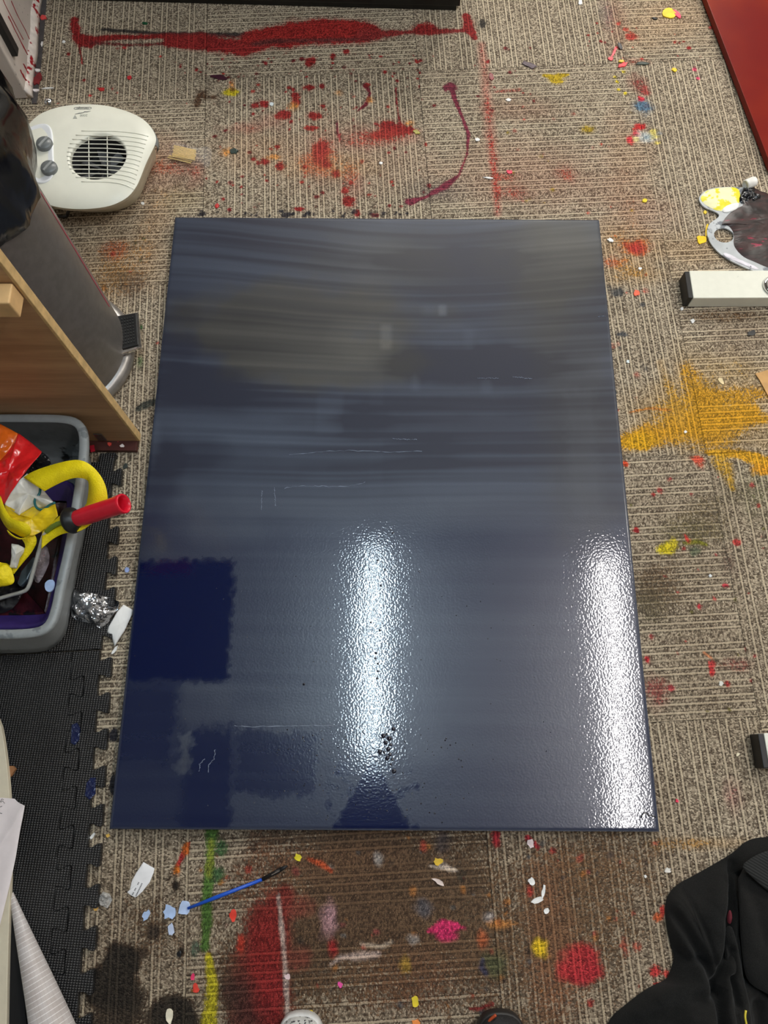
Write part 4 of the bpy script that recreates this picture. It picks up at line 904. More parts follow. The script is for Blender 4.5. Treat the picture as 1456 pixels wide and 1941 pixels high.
sw = [P(*q, HZ + .01) for q in ((142, 217), (150, 215), (158, 214), (160, 212), (166, 212), (172, 210))]; sw = [np.array([a_[0], a_[1], face_z(a_[0], a_[1]) + .0004]) for a_ in sw]
mk('swoosh_print', *g_tube(sw, [.0003, .0008, .0006, .0009, .0007, .0002], 5), m_ink, hr)
tri = [P(*q, HZ + .01) for q in ((139, 226), (143, 219), (147, 226))]; z_ = face_z(tri[0][0], tri[0][1])
mk('triangle_print', *g_prism([a_[:2] for a_ in tri], z_ - .001, z_ + .0006), MATS['pale_grey_print'], hr)
q = [P(131, 398, .03), P(128, 405, .012), P(126, 412, .006), P(110, 410, .005)]
mk('power_cord', *g_tube(smooth_loop(q, 14, 2, False), .0035, 8), m_blk, hr, True)

# ------------------------------------------------------------------ bag of little sticks
m_film = M('clear_film', (235, 230, 228), .12, trans=0.0, alpha=.10, var=.02, bump=.8, bscale=120)
m_match = M('match_wood', (246, 216, 146), .6, var=.1, scale=200)
sk = thing('stick_bundle', tuple(P(348, 290, .004)), 'bundle of short pale wooden sticks on the carpet beside the heater', 'sticks')
a0, a1, b0, b1 = P(330, 276, .01), P(372, 285, .01), P(326, 296, .01), P(369, 303, .01)
for k in range(9):
    f = k / 8; p0 = a0 * (1 - f) + b0 * f; p1 = a1 * (1 - f) + b1 * f; j_ = random.uniform(-.002, .002); d_ = (p1 - p0) / np.linalg.norm(p1 - p0)
    mk('stick', *g_tube([p0 + d_ * j_, p1 + d_ * j_], .00145, 4), m_match, sk)
for k in range(2):
    p0, p1 = P(318 + k * 3, 298 - k * 3, .006), P(362 + k * 2, 309 - k * 3, .006); mk('stick', *g_tube([p0, p1], .0016, 4), m_match, sk)
mk('zip_bag', *g_cloth([(318, 300), (324, 268), (345, 274), (380, 284), (398, 278), (403, 290), (396, 322), (372, 312), (345, 308)], .004, .012, (360, 294), n=80, rings=12, noise=.004, ns=.012), m_film, label='small clear plastic zip bag around the wooden sticks', cat='plastic bag', smooth=True)

# ------------------------------------------------------------------ palette and cap
m_pal = M('palette_plastic', (188, 192, 194), .35, var=.12, scale=25, spots=((120, 124, 130), .42, 30))
m_ywp = M('yellow_white_paint', (240, 238, 190), .4, var=.05, spots=((232, 222, 40), .46, 34)); m_wpt = M('white_paint', (238, 238, 236), .4, bump=.4, bscale=90)
t = NT('swirled_dark_paint'); co = t.obj()
wvn = t.n('TexNoise', {'Vector': t.n('Mapping', {'Vector': co, 'Scale': (12, 30, 12), 'Rotation': (0, 0, .5)}), 'Scale': 1.0, 'Detail': 5.0, 'Distortion': 2.2})
colr = t.mix(t.ramp(wvn, .35, .6), lin((30, 22, 22)), lin((58, 34, 33))); colr = t.mix(t.ramp(wvn, .615, .66, 0, .85), colr, lin((150, 26, 62))); colr = t.mix(t.ramp(wvn, .30, .27, 0, .5), colr, lin((90, 66, 40)))
t.bsdf(Base_Color=colr, Roughness=.38, Normal=t.bump(wvn, .5, .002)); m_swirl = t.m
pl = thing('paint_palette', tuple(P(1440, 430, .001)), 'plastic palette with a thumb hole, caked in dark maroon and yellow paint', 'palette')
PO = [(1325, 378), (1328, 368), (1338, 360), (1356, 354), (1380, 353), (1406, 353), (1430, 358), (1456, 366), (1490, 384), (1515, 430), (1512, 490), (1480, 520), (1450, 518), (1425, 511), (1400, 500), (1376, 488), (1355, 470), (1342, 450), (1341, 432), (1348, 420), (1362, 412), (1366, 405), (1352, 398), (1335, 392)]
pol = smooth_loop(PL(PO, .008), 120, 1)
hcx = P(1373, 445, .008); hr_ = 17.5 * mpp(1373, 445)
bm = bmesh.new()
vo = [bm.verts.new((p_[0], p_[1], .006)) for p_ in pol]; eo = [bm.edges.new((vo[i_], vo[(i_ + 1) % 120])) for i_ in range(120)]
vi = [bm.verts.new((hcx[0] + hr_ * 1.05 * math.cos(2 * math.pi * k / 32), hcx[1] + hr_ * .92 * math.sin(2 * math.pi * k / 32), .006)) for k in range(32)]; ei = [bm.edges.new((vi[i_], vi[(i_ + 1) % 32])) for i_ in range(32)]
bmesh.ops.triangle_fill(bm, edges=eo + ei, use_beauty=True)
V = [tuple(v.co) for v in bm.verts]; bm.verts.index_update(); F = [tuple(v.index for v in f.verts) for f in bm.faces]; bm.free()
mk('plate', V, F, m_pal, pl, solid=.003)
dk = [(1366, 428), (1378, 408), (1395, 396), (1412, 388), (1406, 372), (1410, 356), (1425, 352), (1440, 362), (1456, 366), (1486, 388), (1508, 430), (1504, 484), (1478, 510), (1456, 508), (1430, 496), (1410, 488), (1396, 474), (1390, 462), (1392, 445), (1386, 432), (1374, 424)]
mk('dark_paint_layer', *g_cloth(dk, .0062, .0045, (1450, 430), n=110, rings=22, noise=.0022, ns=.035, power=6), m_swirl, pl, True)
mk('yellow_paint_layer', *g_cloth([(1327, 378), (1332, 367), (1345, 359), (1370, 355), (1400, 355), (1404, 372), (1400, 388), (1382, 400), (1364, 401), (1340, 391)], .0062, .0016, (1365, 377), n=70, rings=14, noise=.002, ns=.012, power=6), m_ywp, pl, True)
mk('white_paint_layer', *g_cloth([(1372, 392), (1392, 384), (1402, 384), (1400, 394), (1384, 403), (1368, 402)], .0070, .002, (1386, 394), n=40, rings=8, noise=.002, ns=.01, power=5), m_wpt, pl, True)
mk('pale_paint_edge', *g_cloth([(1372, 478), (1384, 482), (1400, 492), (1420, 500), (1442, 510), (1430, 511), (1405, 501), (1386, 492), (1372, 484)], .0062, .0016, (1405, 496), n=50, rings=8, noise=.002, ns=.008, power=5), M('lilac_white_paint', (222, 218, 226), .4, spots=((40, 38, 60), .33, 60)), pl, True)
mk('black_paint_layer', *g_cloth([(1407, 362), (1412, 352), (1424, 356), (1438, 366), (1448, 380), (1430, 384), (1408, 388), (1400, 380)], .0068, .007, (1424, 370), n=50, rings=12, noise=.010, ns=.010, power=3), M('wet_black_paint', (18, 19, 22), .15, bump=.6, bscale=120), pl, True)
c0 = P(1412, 352, .012); c1 = P(1437, 342, .012); ax = (c1 - c0) / np.linalg.norm(c1 - c0)
mk('bottle_cap', *g_axis([(.0085, 0), (.0098, 0), (.0110, .002), (.0112, .022), (.0102, .0245), (.0001, .025), (.0001, .003), (.0085, .002), (.0085, 0)], c0 + np.array([0, 0, .002]), ax, 24), M('white_cap_plastic', (240, 238, 232), .4), smooth=True, label='small white plastic cap lying at the top edge of the palette', cat='cap')

# ------------------------------------------------------------------ white bars with black ends
m_bar = M('white_aluminium', (226, 226, 212), .35, var=.02, spots=((190, 190, 178), .27, 40))
def bar(bl, ang_, w, h_, L, label):
    """bl: floor point of the near left end"""
    r = thing('white_bar', (bl[0] + .02, bl[1] + w / 2, .001), label, 'bar', 'white bars with black ends')
    e = np.array([math.cos(ang_), math.sin(ang_)]); n_ = np.array([-e[1], e[0]])
    def pr(x0, x1, sec, mat, nm, bev=.0015):
        V = [(bl[0] + e[0] * x + n_[0] * y, bl[1] + e[1] * x + n_[1] * y, z_) for x in (x0, x1) for y, z_ in sec]; k = len(sec)
        F = [tuple(range(k))[::-1], tuple(range(k, 2 * k))] + [(i_, (i_ + 1) % k, k + (i_ + 1) % k, k + i_) for i_ in range(k)]
        return mk(nm, V, F, mat, r, bevel=bev)
    pr(.010, L, [(0, .001), (w, .001), (w, h_), (0, h_)], m_bar, 'profile')
    pr(0, .010, [(.001, .001), (w - .001, .001), (w - .001, h_ - .0005), (.001, h_ - .0005)], m_blk, 'end_cap')
    return r, e, n_
bl = P(1294, 582, .001)
b1_, e, n_ = bar(bl, .012, .066, .034, .62, 'white metal bar with a black end lying beside the paint palette')
cc = P(1468, 542, .036)
mk('socket_ring', *g_lathe([(.013, .033), (.022, .034), (.024, .037), (.021, .041), (.014, .041), (.013, .036)], (cc[0], cc[1], 0), 32), m_chrome, b1_, True)
mk('socket_hole', *g_lathe([(.0135, .0342), (.0135, .0385), (.0001, .0385)], (cc[0], cc[1], 0), 32), m_blk, b1_)
bl = P(1431, 1457, .001)
bar(bl, .03, .058, .034, .5, 'white metal bar with a black end at the right above the black jacket')

# ------------------------------------------------------------------ red canvas, black box, plinth, boards
t = NT('red_lacquer'); co = t.obj(); n1 = t.n('TexNoise', {'Vector': co, 'Scale': 3.2, 'Detail': 3.0})
t.bsdf(Base_Color=t.mix(t.ramp(n1, .4, .62), lin((112, 14, 8)), lin((136, 36, 6))), Roughness=.35, **{'Specular_IOR_Level': .2}); m_redp = t.m  # orange patches paint the sheen into the red
a_, b_ = P(1340, 0, .02), P(1456, 300, .02); d_ = (a_ - b_) / np.linalg.norm(a_ - b_); n_ = np.array([d_[1], -d_[0], 0])
q = [b_ - d_ * .03, a_ + d_ * .35, a_ + d_ * .35 + n_ * .7, b_ - d_ * .03 + n_ * .7]
rc = thing('red_canvas', (q[0] + q[2])[:2].tolist() and tuple(((q[0] + q[2]) / 2)[:2]) + (.001,), 'large glossy red painted canvas at the upper right of the carpet', 'canvas')
mk('canvas_face', *g_prism([k[:2] for k in q], .004, .020), m_redp, rc, bevel=.001)
mk('stretcher', *g_prism([((k - (q[0] + q[2]) / 2) * .985 + (q[0] + q[2]) / 2)[:2] for k in q], .0006, .004), M('stretcher_wood', (60, 30, 20), .7), rc)
a_, b_ = P(98, 0, .001), P(871, 21, .001); d_ = (b_ - a_) / np.linalg.norm(b_ - a_); n_ = np.array([-d_[1], d_[0], 0])
q = [a_ - d_ * .0, b_, b_ + n_ * .35, a_ + n_ * .35]
m_bb = M('black_paint_board', (13, 12, 12), .35, var=.3)
bb = thing('black_box', tuple(((q[0] + q[2]) / 2)[:2]) + (.001,), 'low black cabinet along the top of the carpet beyond the red smear', 'cabinet')
mk('carcass', *g_prism([k[:2] for k in q], .012, .30), m_bb, bb, bevel=.003)
mk('plinth_strip', *g_prism([((k - (q[0] + q[2]) / 2) * .985 + (q[0] + q[2]) / 2)[:2] for k in q], .001, .012), m_bb, bb)
# paint spattered white plinth
m_pln = M('spattered_white_board', (196, 186, 178), .6, var=.06, scale=12, spots=((120, 112, 106), .30, 90))
c0, c1 = P(55, 187, .001), P(72, 0, .001); d_ = (c1 - c0) / np.linalg.norm(c1 - c0); n_ = np.array([-d_[1], d_[0], 0])
q = [c0, c0 + d_ * .7, c0 + d_ * .7 + n_ * .5, c0 + n_ * .5]
pn = thing('white_plinth', tuple(((q[0] + q[2]) / 2)[:2]) + (.001,), 'white plinth spattered with red paint in the top left corner', 'plinth')
mk('carcass', *g_prism([k[:2] for k in q], .001, .62), m_pln, pn, bevel=.003)
m_rdrip = M('red_paint_drip', (150, 22, 34), .3); m_wdrip = M('white_paint_drip', (226, 214, 204), .45, bump=.5, bscale=60, spots=((160, 20, 34), .40, 36))
nx = -n_
def pf(l, z_, d=.0): return c0 + d_ * l + nx * d + np.array([0, 0, z_])
V, F = [], []; nL = 40
for i_ in range(nL):
    l = .7 * i_ / (nL - 1); w_ = .008 + .007 * float(vnoise(l, 0, .05, 3)); hh = .012 + .02 * float(vnoise(l, 3, .06, 8))
    V += [pf(l, .001, w_), pf(l, hh * .5, w_ * .9), pf(l, hh, .0015), pf(l, hh, -.002), pf(l, .001, -.002)]
for i_ in range(nL - 1):
    for k in range(5): F.append((i_ * 5 + k, i_ * 5 + (k + 1) % 5, i_ * 5 + 5 + (k + 1) % 5, i_ * 5 + 5 + k))
F += [tuple(range(5))[::-1], tuple((nL - 1) * 5 + k for k in range(5))]
mk('paint_crust', V, F, m_wdrip, pn, True, label='thick crust of white and red paint along the foot')
for l, zt, zb, w_ in ((.105, .12, .016, .0014), (.12, .20, .05, .0011), (.16, .26, .12, .0016), (.155, .115, .018, .0010), (.03, .05, .01, .0022), (.06, .04, .01, .0018)):
    pts = [pf(l + random.uniform(-.002, .002), zb + (zt - zb) * f, .0005) for f in np.linspace(0, 1, 8)]
    mk('red_drip', *g_tube(pts, [w_ * random.uniform(.6, 1.3) for _ in pts], 5), m_rdrip, pn)
kz = PXp(32, 104, pf(.06, 0)[0] + .012)
o_ = c0 + d_ * (kz[1] - c0[1] - .006); 
mk('black_bar', *g_box((kz[0] - .004, kz[1] + .006, kz[2] + .25), (.014, .024, .50), TA), m_blk, pn, label='black metal bar up the side', bevel=.002)
flat('trim_1', [(60, 196), (69, 196), (72, 178), (80, 100), (88, 0), (90, -30), (70, -30), (58, 150)], .0003, .0016, M('bare_floor_strip', (70, 66, 66), .6, var=.2, spots=((120, 26, 32), .33, 40)), kind='structure')
# curled red-black offcut strip on bare floor beside the plinth
def fl(x0, y0, x1, y1, w, mat, nm, label, cat, z=.0005, th=.001):
    p0, p1 = P(x0, y0, z), P(x1, y1, z); e = (p1 - p0) / np.linalg.norm(p1 - p0); n2_ = np.array([-e[1], e[0], 0]) * w / 2
    return mk(nm, *g_prism([(p0 - n2_)[:2], (p1 - n2_)[:2], (p1 + n2_)[:2], (p0 + n2_)[:2]], z, z + th), mat, label=label, cat=cat)

# bottom left: papers, boards, roll
m_cream = M('cream_board', (218, 208, 184), .7, var=.04); m_paper = M('white_paper', (232, 222, 222), .7, var=.03); m_kraft = M('kraft_card', (196, 152, 96), .75, var=.08); m_ink2 = M('black_ink', (50, 50, 56), .6)
m_blkcard = M('black_card', (20, 20, 22), .5)
flat('black_card', [(12, 1600), (18, 1690), (24, 1740), (38, 1830), (52, 1960), (52, 2010), (-120, 2010), (-120, 1600)], FZ, FZ + .004, m_blkcard, label='black card sheet lying under the cream board at bottom left', cat='card')
mk('cream_board', *g_prism(smooth_loop([P(*k, .026) for k in ((-140, 1300), (-30, 1310), (0, 1368), (8, 1410), (14, 1460), (18, 1510), (20, 1570), (20, 1650), (17, 1740), (14, 1840), (12, 1960), (10, 2020), (-140, 2020))], 90, 1), FZ + .005, FZ + .015), m_cream, label='cream board with a curved edge at the lower left corner', cat='board', bevel=.001)
ph = mk('handwritten_note', *g_cloth([(-80, 1505, .034), (0, 1512, .032), (18, 1513, .030), (28, 1514, .030), (34, 1521, .031), (47, 1527, .034), (44, 1545, .032), (38, 1575, .030), (30, 1625, .030), (20, 1672, .030), (12, 1705, .030), (-4, 1770, .030), (-80, 1780, .030)], .030, .002, (-10, 1620), n=100, rings=12, noise=.002, ns=.05, it=0, power=8), m_paper, label='torn white note with handwriting on the cream board', cat='paper', smooth=True)
for pts in ([(0, 1520), (4, 1514), (7, 1516)], [(1, 1521), (5, 1518), (9, 1523)], [(0, 1530), (4, 1528)], [(0, 1541), (4, 1542)], [(-14, 1520), (-8, 1524), (-4, 1519)], [(-14, 1540), (-6, 1541)]):
    mk('handwriting', *g_tube([P(x_, y_, .0345) for x_, y_ in pts], .0004, 4), m_ink2, ph)
flat('wood_offcut', [(14, 1452), (24, 1452), (29, 1458), (20, 1472), (15, 1475)], FZ, FZ + .006, M('brown_offcut', (150, 104, 66), .7), label='small brown wood offcut beside the curved cream board', cat='offcut')
t = NT('ripstop_fabric'); uvn = t.n('TexCoord', out=2)
sp = t.t.nodes.new('ShaderNodeSeparateXYZ'); t.t.links.new(uvn, sp.inputs[0])
l1 = t.ramp(t.math('ABSOLUTE', t.math('SUBTRACT', t.math('FRACT', t.math('MULTIPLY', sp.outputs[0], 34.0)), .5)), .40, .47)
l2 = t.ramp(t.math('ABSOLUTE', t.math('SUBTRACT', t.math('FRACT', t.math('MULTIPLY', sp.outputs[1], 26.0)), .5)), .44, .49)
nz = t.n('TexNoise', {'Vector': t.obj(), 'Scale': 30.0, 'Detail': 3.0})
colr = t.mix(t.ramp(nz, .3, .7), lin((186, 176, 172)), lin((205, 198, 196)))
colr = t.mix(t.math('MULTIPLY', l1, .8), colr, lin((240, 238, 236))); colr = t.mix(t.math('MULTIPLY', l2, .35), colr, lin((150, 142, 140)))
t.bsdf(Base_Color=colr, Roughness=.38, **{'Sheen_Weight': .2}); m_rip = t.m
NR, NK = 40, 28
p0, p1 = P(21, 1694, .016), P(128, 2010, .030); V, F, UV = [], [], []
axr = (p1 - p0) / np.linalg.norm(p1 - p0); sd_ = np.cross(axr, [0, 0, 1.0]); sd_ /= np.linalg.norm(sd_); upv = np.cross(sd_, axr)
for i_ in range(NR):
    f = i_ / (NR - 1); c_ = p0 + (p1 - p0) * f; r_ = .0035 + .034 * f; c_[2] = FZ + .0005 + r_
    for k in range(NK):
        w = 2 * math.pi * k / NK; rr_ = r_ * (1 + .02 * math.sin(w * 3 + f * 6)); V.append(c_ + rr_ * (math.cos(w) * sd_ + math.sin(w) * np.array([0, 0, 1.0])))
for i_ in range(NR - 1):
    for k in range(NK): F.append((i_ * NK + k, i_ * NK + (k + 1) % NK, (i_ + 1) * NK + (k + 1) % NK, (i_ + 1) * NK + k)); UV.append([(i_ / (NR - 1), k / NK), (i_ / (NR - 1), (k + 1) / NK), ((i_ + 1) / (NR - 1), (k + 1) / NK), ((i_ + 1) / (NR - 1), k / NK)])
ro_ = mk('fabric_roll', V, F, m_rip, smooth=True, label='tapering roll of white ripstop fabric at the bottom left', cat='fabric roll')
uv = ro_.data.uv_layers.new(name='UVMap')
dirs = {}
for pol_ in ro_.data.polygons:
    vs = [ro_.data.loops[li_].vertex_index for li_ in pol_.loop_indices]; ks = [v % NK for v in vs]
    wrap = max(ks) - min(ks) > 2
    for li_, v in zip(pol_.loop_indices, vs):
        k = v % NK; uv.data[li_].uv = ((v // NK) / (NR - 1), (k if not (wrap and k == 0) else NK) / NK)
flat('kraft_card', [(1432, 708), (1460, 700), (1540, 690), (1560, 800), (1500, 800), (1466, 768), (1452, 742), (1440, 720)], .001, .003, m_kraft, label='torn kraft card at the right edge below the white bar', cat='card')

# ------------------------------------------------------------------ black jacket
t = NT('black_knit'); co = t.obj()
kn = t.n('TexNoise', {'Vector': co, 'Scale': 700.0, 'Detail': 2.0}); bgn = t.n('TexNoise', {'Vector': co, 'Scale': 8.0, 'Detail': 3.0})
colr = t.mix(t.ramp(bgn, .3, .7), lin((20, 21, 21)), lin((29, 28, 27))); colr = t.mix(t.ramp(kn, .4, .75, 0, .35), colr, lin((48, 48, 46)))
t.bsdf(Base_Color=colr, Roughness=.9, Normal=t.bump(kn, .4, .0008), **{'Sheen_Weight': .06, 'Specular_IOR_Level': .15}); m_knit = t.m
t = NT('black_rib_knit'); co = t.obj(); sp = t.t.nodes.new('ShaderNodeSeparateXYZ'); t.t.links.new(t.n('Mapping', {'Vector': co, 'Rotation': (0, 0, .55)}), sp.inputs[0])
rb = t.math('SINE', t.math('MULTIPLY', sp.outputs[1], 2 * math.pi / .0042)); rb = t.ramp(rb, -1, 1)
t.bsdf(Base_Color=t.mix(rb, lin((16, 17, 17)), lin((40, 41, 40))), Roughness=.9, Normal=t.bump(rb, .5, .001), **{'Sheen_Weight': .05}); m_rib = t.m
jk = thing('black_jacket', tuple(P(1400, 1800, .001)), 'crumpled black jacket lying on the carpet at the lower right', 'jacket')
J = [(1600, 1540), (1500, 1570), (1456, 1587), (1430, 1588), (1410, 1597), (1396, 1611), (1382, 1621), (1350, 1640), (1316, 1659), (1290, 1672), (1271, 1688), (1262, 1706), (1260, 1730), (1265, 1765), (1272, 1794), (1279, 1812), (1272, 1836), (1264, 1857), (1236, 1868), (1210, 1885), (1185, 1905), (1160, 1925), (1150, 1945), (1140, 2020), (1300, 2080), (1600, 2080)]
mk('body', *g_cloth(J, .004, .034, (1440, 1830), [
    ([(1393, 1640), (1385, 1690), (1378, 1740), (1374, 1800), (1352, 1862), (1362, 1941)], .007, -.026), ([(1282, 1735), (1310, 1785), (1335, 1828), (1346, 1880)], .008, -.022), ([(1300, 1690), (1330, 1760), (1352, 1830)], .003, -.005),
    ([(1280, 1708), (1296, 1760), (1330, 1850)], .016, .014), ([(1405, 1660), (1402, 1760), (1412, 1850), (1456, 1888)], .006, -.020), ([(1365, 1660), (1350, 1740), (1356, 1800)], .018, .010), ([(1270, 1800), (1300, 1815), (1330, 1820)], .008, -.014), ([(1250, 1880), (1300, 1860), (1330, 1870)], .014, .010),
    ([(1380, 1850), (1392, 1890), (1400, 1941)], .006, -.016), ([(1430, 1900), (1440, 1960)], .012, -.016), ([(1396, 1625), (1402, 1610)], .008, -.008), ([(1372, 1830), (1366, 1900), (1376, 1950)], .012, .014), ([(1200, 1900), (1290, 1900), (1340, 1930)], .02, .008)],
    n=260, rings=70, noise=.007, ns=.05, power=5), m_knit, jk, True)
mk('folded_panel', *g_cloth([(1398, 1652, .040), (1440, 1632, .046), (1540, 1600, .05), (1600, 1800, .05), (1500, 1910, .045), (1456, 1884, .046), (1424, 1868, .044), (1411, 1846, .042), (1404, 1780, .042), (1401, 1710, .042)], .044, .010, (1480, 1760), [([(1420, 1680), (1440, 1740), (1456, 1790)], .01, -.004)], n=120, rings=26, noise=.004, ns=.04, power=8), m_knit, jk, True, solid=.003)
mk('ribbed_hem', *g_cloth([(1404, 1641, .058), (1430, 1622, .06), (1456, 1612, .062), (1530, 1590, .06), (1540, 1740, .064), (1470, 1700, .064), (1440, 1676, .062), (1418, 1656, .06)], .061, .005, (1480, 1655), n=100, rings=20, noise=.003, ns=.05, power=8), m_rib, jk, True, solid=.003)
mk('inner_fold', *g_cloth([(1370, 1765, .024), (1385, 1750, .03), (1396, 1780, .032), (1408, 1850, .03), (1425, 1920, .03), (1430, 2000, .03), (1375, 2000, .028), (1362, 1900, .026), (1358, 1860, .024), (1376, 1840, .026)], .028, .014, (1392, 1880), [([(1388, 1800), (1384, 1850), (1398, 1905)], .005, -.012)], n=110, rings=24, noise=.006, ns=.03, power=4), m_knit, jk, True, solid=.002)
mk('red_lining', *g_cloth([(1378, 1735, .028), (1384, 1722, .03), (1389, 1736, .03), (1386, 1752, .03), (1379, 1750, .028)], .03, .002, (1383, 1738), n=24, rings=5, noise=.001), M('dark_red_lining', (92, 18, 32), .8), jk, True)
mk('shoulder_seam', *g_tube([np.array([p_[0], p_[1], .0385]) for p_ in smooth_loop([P(1291, 1676, .030), P(1312, 1720, .036), P(1332, 1775, .036), P(1344, 1810, .034)], 20, 1, False)], .0008, 5), m_blk, jk)
mk('yellow_thread', *g_tube(smooth_loop([P(1414, 1915, .055), P(1412, 1928, .056), P(1416, 1945, .054), P(1412, 1965, .05)], 14, 1, False), .0016, 6), M('yellow_thread', (208, 190, 60), .7), jk, True)

# ------------------------------------------------------------------ brush, receipts, wrappers
m_bh = M('blue_handle', (24, 84, 196), .35, var=.06); m_bris = M('dark_bristles', (26, 26, 28), .6)
bp0, bp1, bp2, bp3 = P(356, 1722, .004), P(497, 1667, .005), P(520, 1655, .005), P(545, 1641, .004)
bs_ = thing('paint_brush', tuple(P(450, 1685, .0005)), 'thin blue-handled paint brush lying below the canvas', 'paint brush')
mk('handle', *g_tube([bp0, bp0 * .6 + bp1 * .4, bp1], [.0022, .0032, .0026], 12), m_bh, bs_, True)
mk('ferrule', *g_tube([bp1, bp2, bp2 * .55 + bp3 * .45], [.0030, .0034, .0036], 12), m_blk, bs_, True)
mk('ferrule_shine', *g_tube([bp2 * .8 + bp1 * .2 + np.array([0, 0, .0036]), bp2 * .6 + bp3 * .4 + np.array([0, 0, .0038])], .0008, 5), m_chrome, bs_)
mk('bristles', *g_tube([bp2 * .55 + bp3 * .45, bp3], [.0036, .0016], 12), m_bris, bs_, True)
m_rec = M('receipt_paper', (240, 240, 242), .7, var=.02)
rp_ = mk('paper_label', *g_cloth([(272, 1634), (293, 1646), (291, 1655), (284, 1672), (270, 1690), (260, 1699), (256, 1701), (248, 1697), (241, 1691), (246, 1688), (250, 1670), (258, 1655)], .0022, .0010, (268, 1668), n=80, rings=8, noise=.0014, ns=.03, it=0, power=6), m_rec, label='torn white printed paper label on the carpet near the mat edge', cat='paper', smooth=True)
m_gink = M('grey_ink', (130, 130, 134), .7)
for (x0, y0), (x1, y1) in (((251, 1696), (264, 1671)), ((258, 1698), (270, 1673))):
    for f in np.arange(0, .95, .11):
        if random.random() < .2: continue
        p0 = P(x0 + (x1 - x0) * f, y0 + (y1 - y0) * f, .0046); p1 = P(x0 + (x1 - x0) * (f + .07), y0 + (y1 - y0) * (f + .07), .0046)
        mk('print', *g_tube([p0, p1], .0009, 4), m_gink, rp_)
m_foil = M('crinkled_foil', (205, 208, 214), .16, 1.0, var=.1, bump=.7, bscale=45)
mk('foil_wrapper', *g_cloth([(132, 1152), (134, 1132), (140, 1115), (158, 1118), (180, 1122), (205, 1132), (226, 1140), (224, 1156), (214, 1170), (205, 1180), (190, 1192), (176, 1182), (158, 1178), (146, 1176), (136, 1168)], FZ + .001, .010, (172, 1152), n=110, rings=26, noise=.022, ns=.030, it=0, power=3, seed=12), m_foil, label='crumpled silver foil wrapper on the foam mat', cat='wrapper')
m_tag = M('white_tag', (236, 236, 234), .6, var=.02)
mk('paper_tag', *g_cloth([(234, 1146, .014), (252, 1156, .010), (250, 1166, .010), (236, 1196, .008), (217, 1226, .004), (212, 1208, .008), (203, 1198, .012), (206, 1188, .014), (222, 1160, .016)], .012, .002, (228, 1184), n=70, rings=8, noise=.0015, ns=.03, it=0, power=6), m_tag, label='white paper tag folded over the mat edge beside the canvas', cat='paper', smooth=True, solid=.0004)
mk('clear_wrapper', *g_cloth([(183, 1704), (195, 1690), (208, 1694), (213, 1706), (204, 1722), (192, 1716)], .0015, .005, (198, 1706), n=50, rings=12, noise=.012, ns=.008, it=0, power=2), M('crinkled_clear', (212, 212, 210), .15, alpha=.55, bump=1.0, bscale=150), label='scrap of crinkled clear plastic beside the foam strip', cat='wrapper')

# ------------------------------------------------------------------ shoes at the bottom edge
def shoe(px, py, w, upper, sole, label, extra=None):
    tip = P(px, py, .03); L, W_ = .27, w
    r = thing('shoe', (tip[0], tip[1] - L / 2, .001), label, 'shoe')
    ol_ = np.array([(0, 0), (.032, -.006), (.046, -.035), (.050, -.075), (.045, -.13), (.040, -.19), (.038, -.24), (.022, -.268), (0, -.272), (-.022, -.268), (-.038, -.24), (-.040, -.19), (-.045, -.13), (-.050, -.075), (-.046, -.035), (-.032, -.006)]) * [w / .1, 1]
    lp = smooth_loop([np.array([tip[0] + a_, tip[1] + b_, 0]) for a_, b_ in ol_], 64, 2)
    mk('sole', *g_loops([zed(inset(lp, .003), .001), zed(lp, .006), zed(lp, .022), zed(inset(lp, .002), .026)]), sole, r, True)
    lo = [zed(inset(lp, .003), .024)]
    for f, ins in ((.25, .004), (.5, .008), (.75, .015), (1.0, .024)):
        q_ = inset(lp, ins); yy_ = (tip[1] - q_[:, 1]) / L; q_[:, 2] = .024 + f * (.026 + .05 * np.clip(yy_ - .1, 0, .45) / .45 + .01 * np.clip(yy_ - .7, 0, 1)); lo.append(q_)
    mk('upper', *g_loops(lo), upper, r, True)
    gl = []
    for k in range(5):
        y_ = tip[1] - .085 - k * .022; z_ = .058 + .006 * k
        gl = g_tube([np.array([tip[0] + s_ * .03, y_, z_ + .012 - abs(s_) * .010]) for s_ in np.linspace(-1, 1, 9)], .003, 6)
        mk('lace', *gl, sole, r, True)
    return r
m_shw = M('pale_knit', (196, 196, 192), .8, var=.1, spots=((40, 40, 44), .40, 220), bump=.6, bscale=300); m_shs = M('shoe_sole_pale', (214, 214, 212), .5)
m_shb = M('black_mesh', (26, 26, 28), .7, var=.3, bump=.8, bscale=400); m_sho = M('shoe_sole_orange', (188, 78, 40), .5)
shoe(570, 1921, .084, m_shw, m_shs, 'pale grey speckled knit shoe with its toe at the bottom edge')
sh2_ = shoe(950, 1918, .090, m_shb, M('shoe_sole_dark', (34, 32, 32), .5), 'black mesh shoe with an orange trim at the bottom edge')
q = [P(924, 1941, .03), P(930, 1932, .034), P(940, 1924, .038)]
mk('orange_trim', *g_tube(smooth_loop(q, 10, 1, False), .0022, 6), m_sho, sh2_, True)

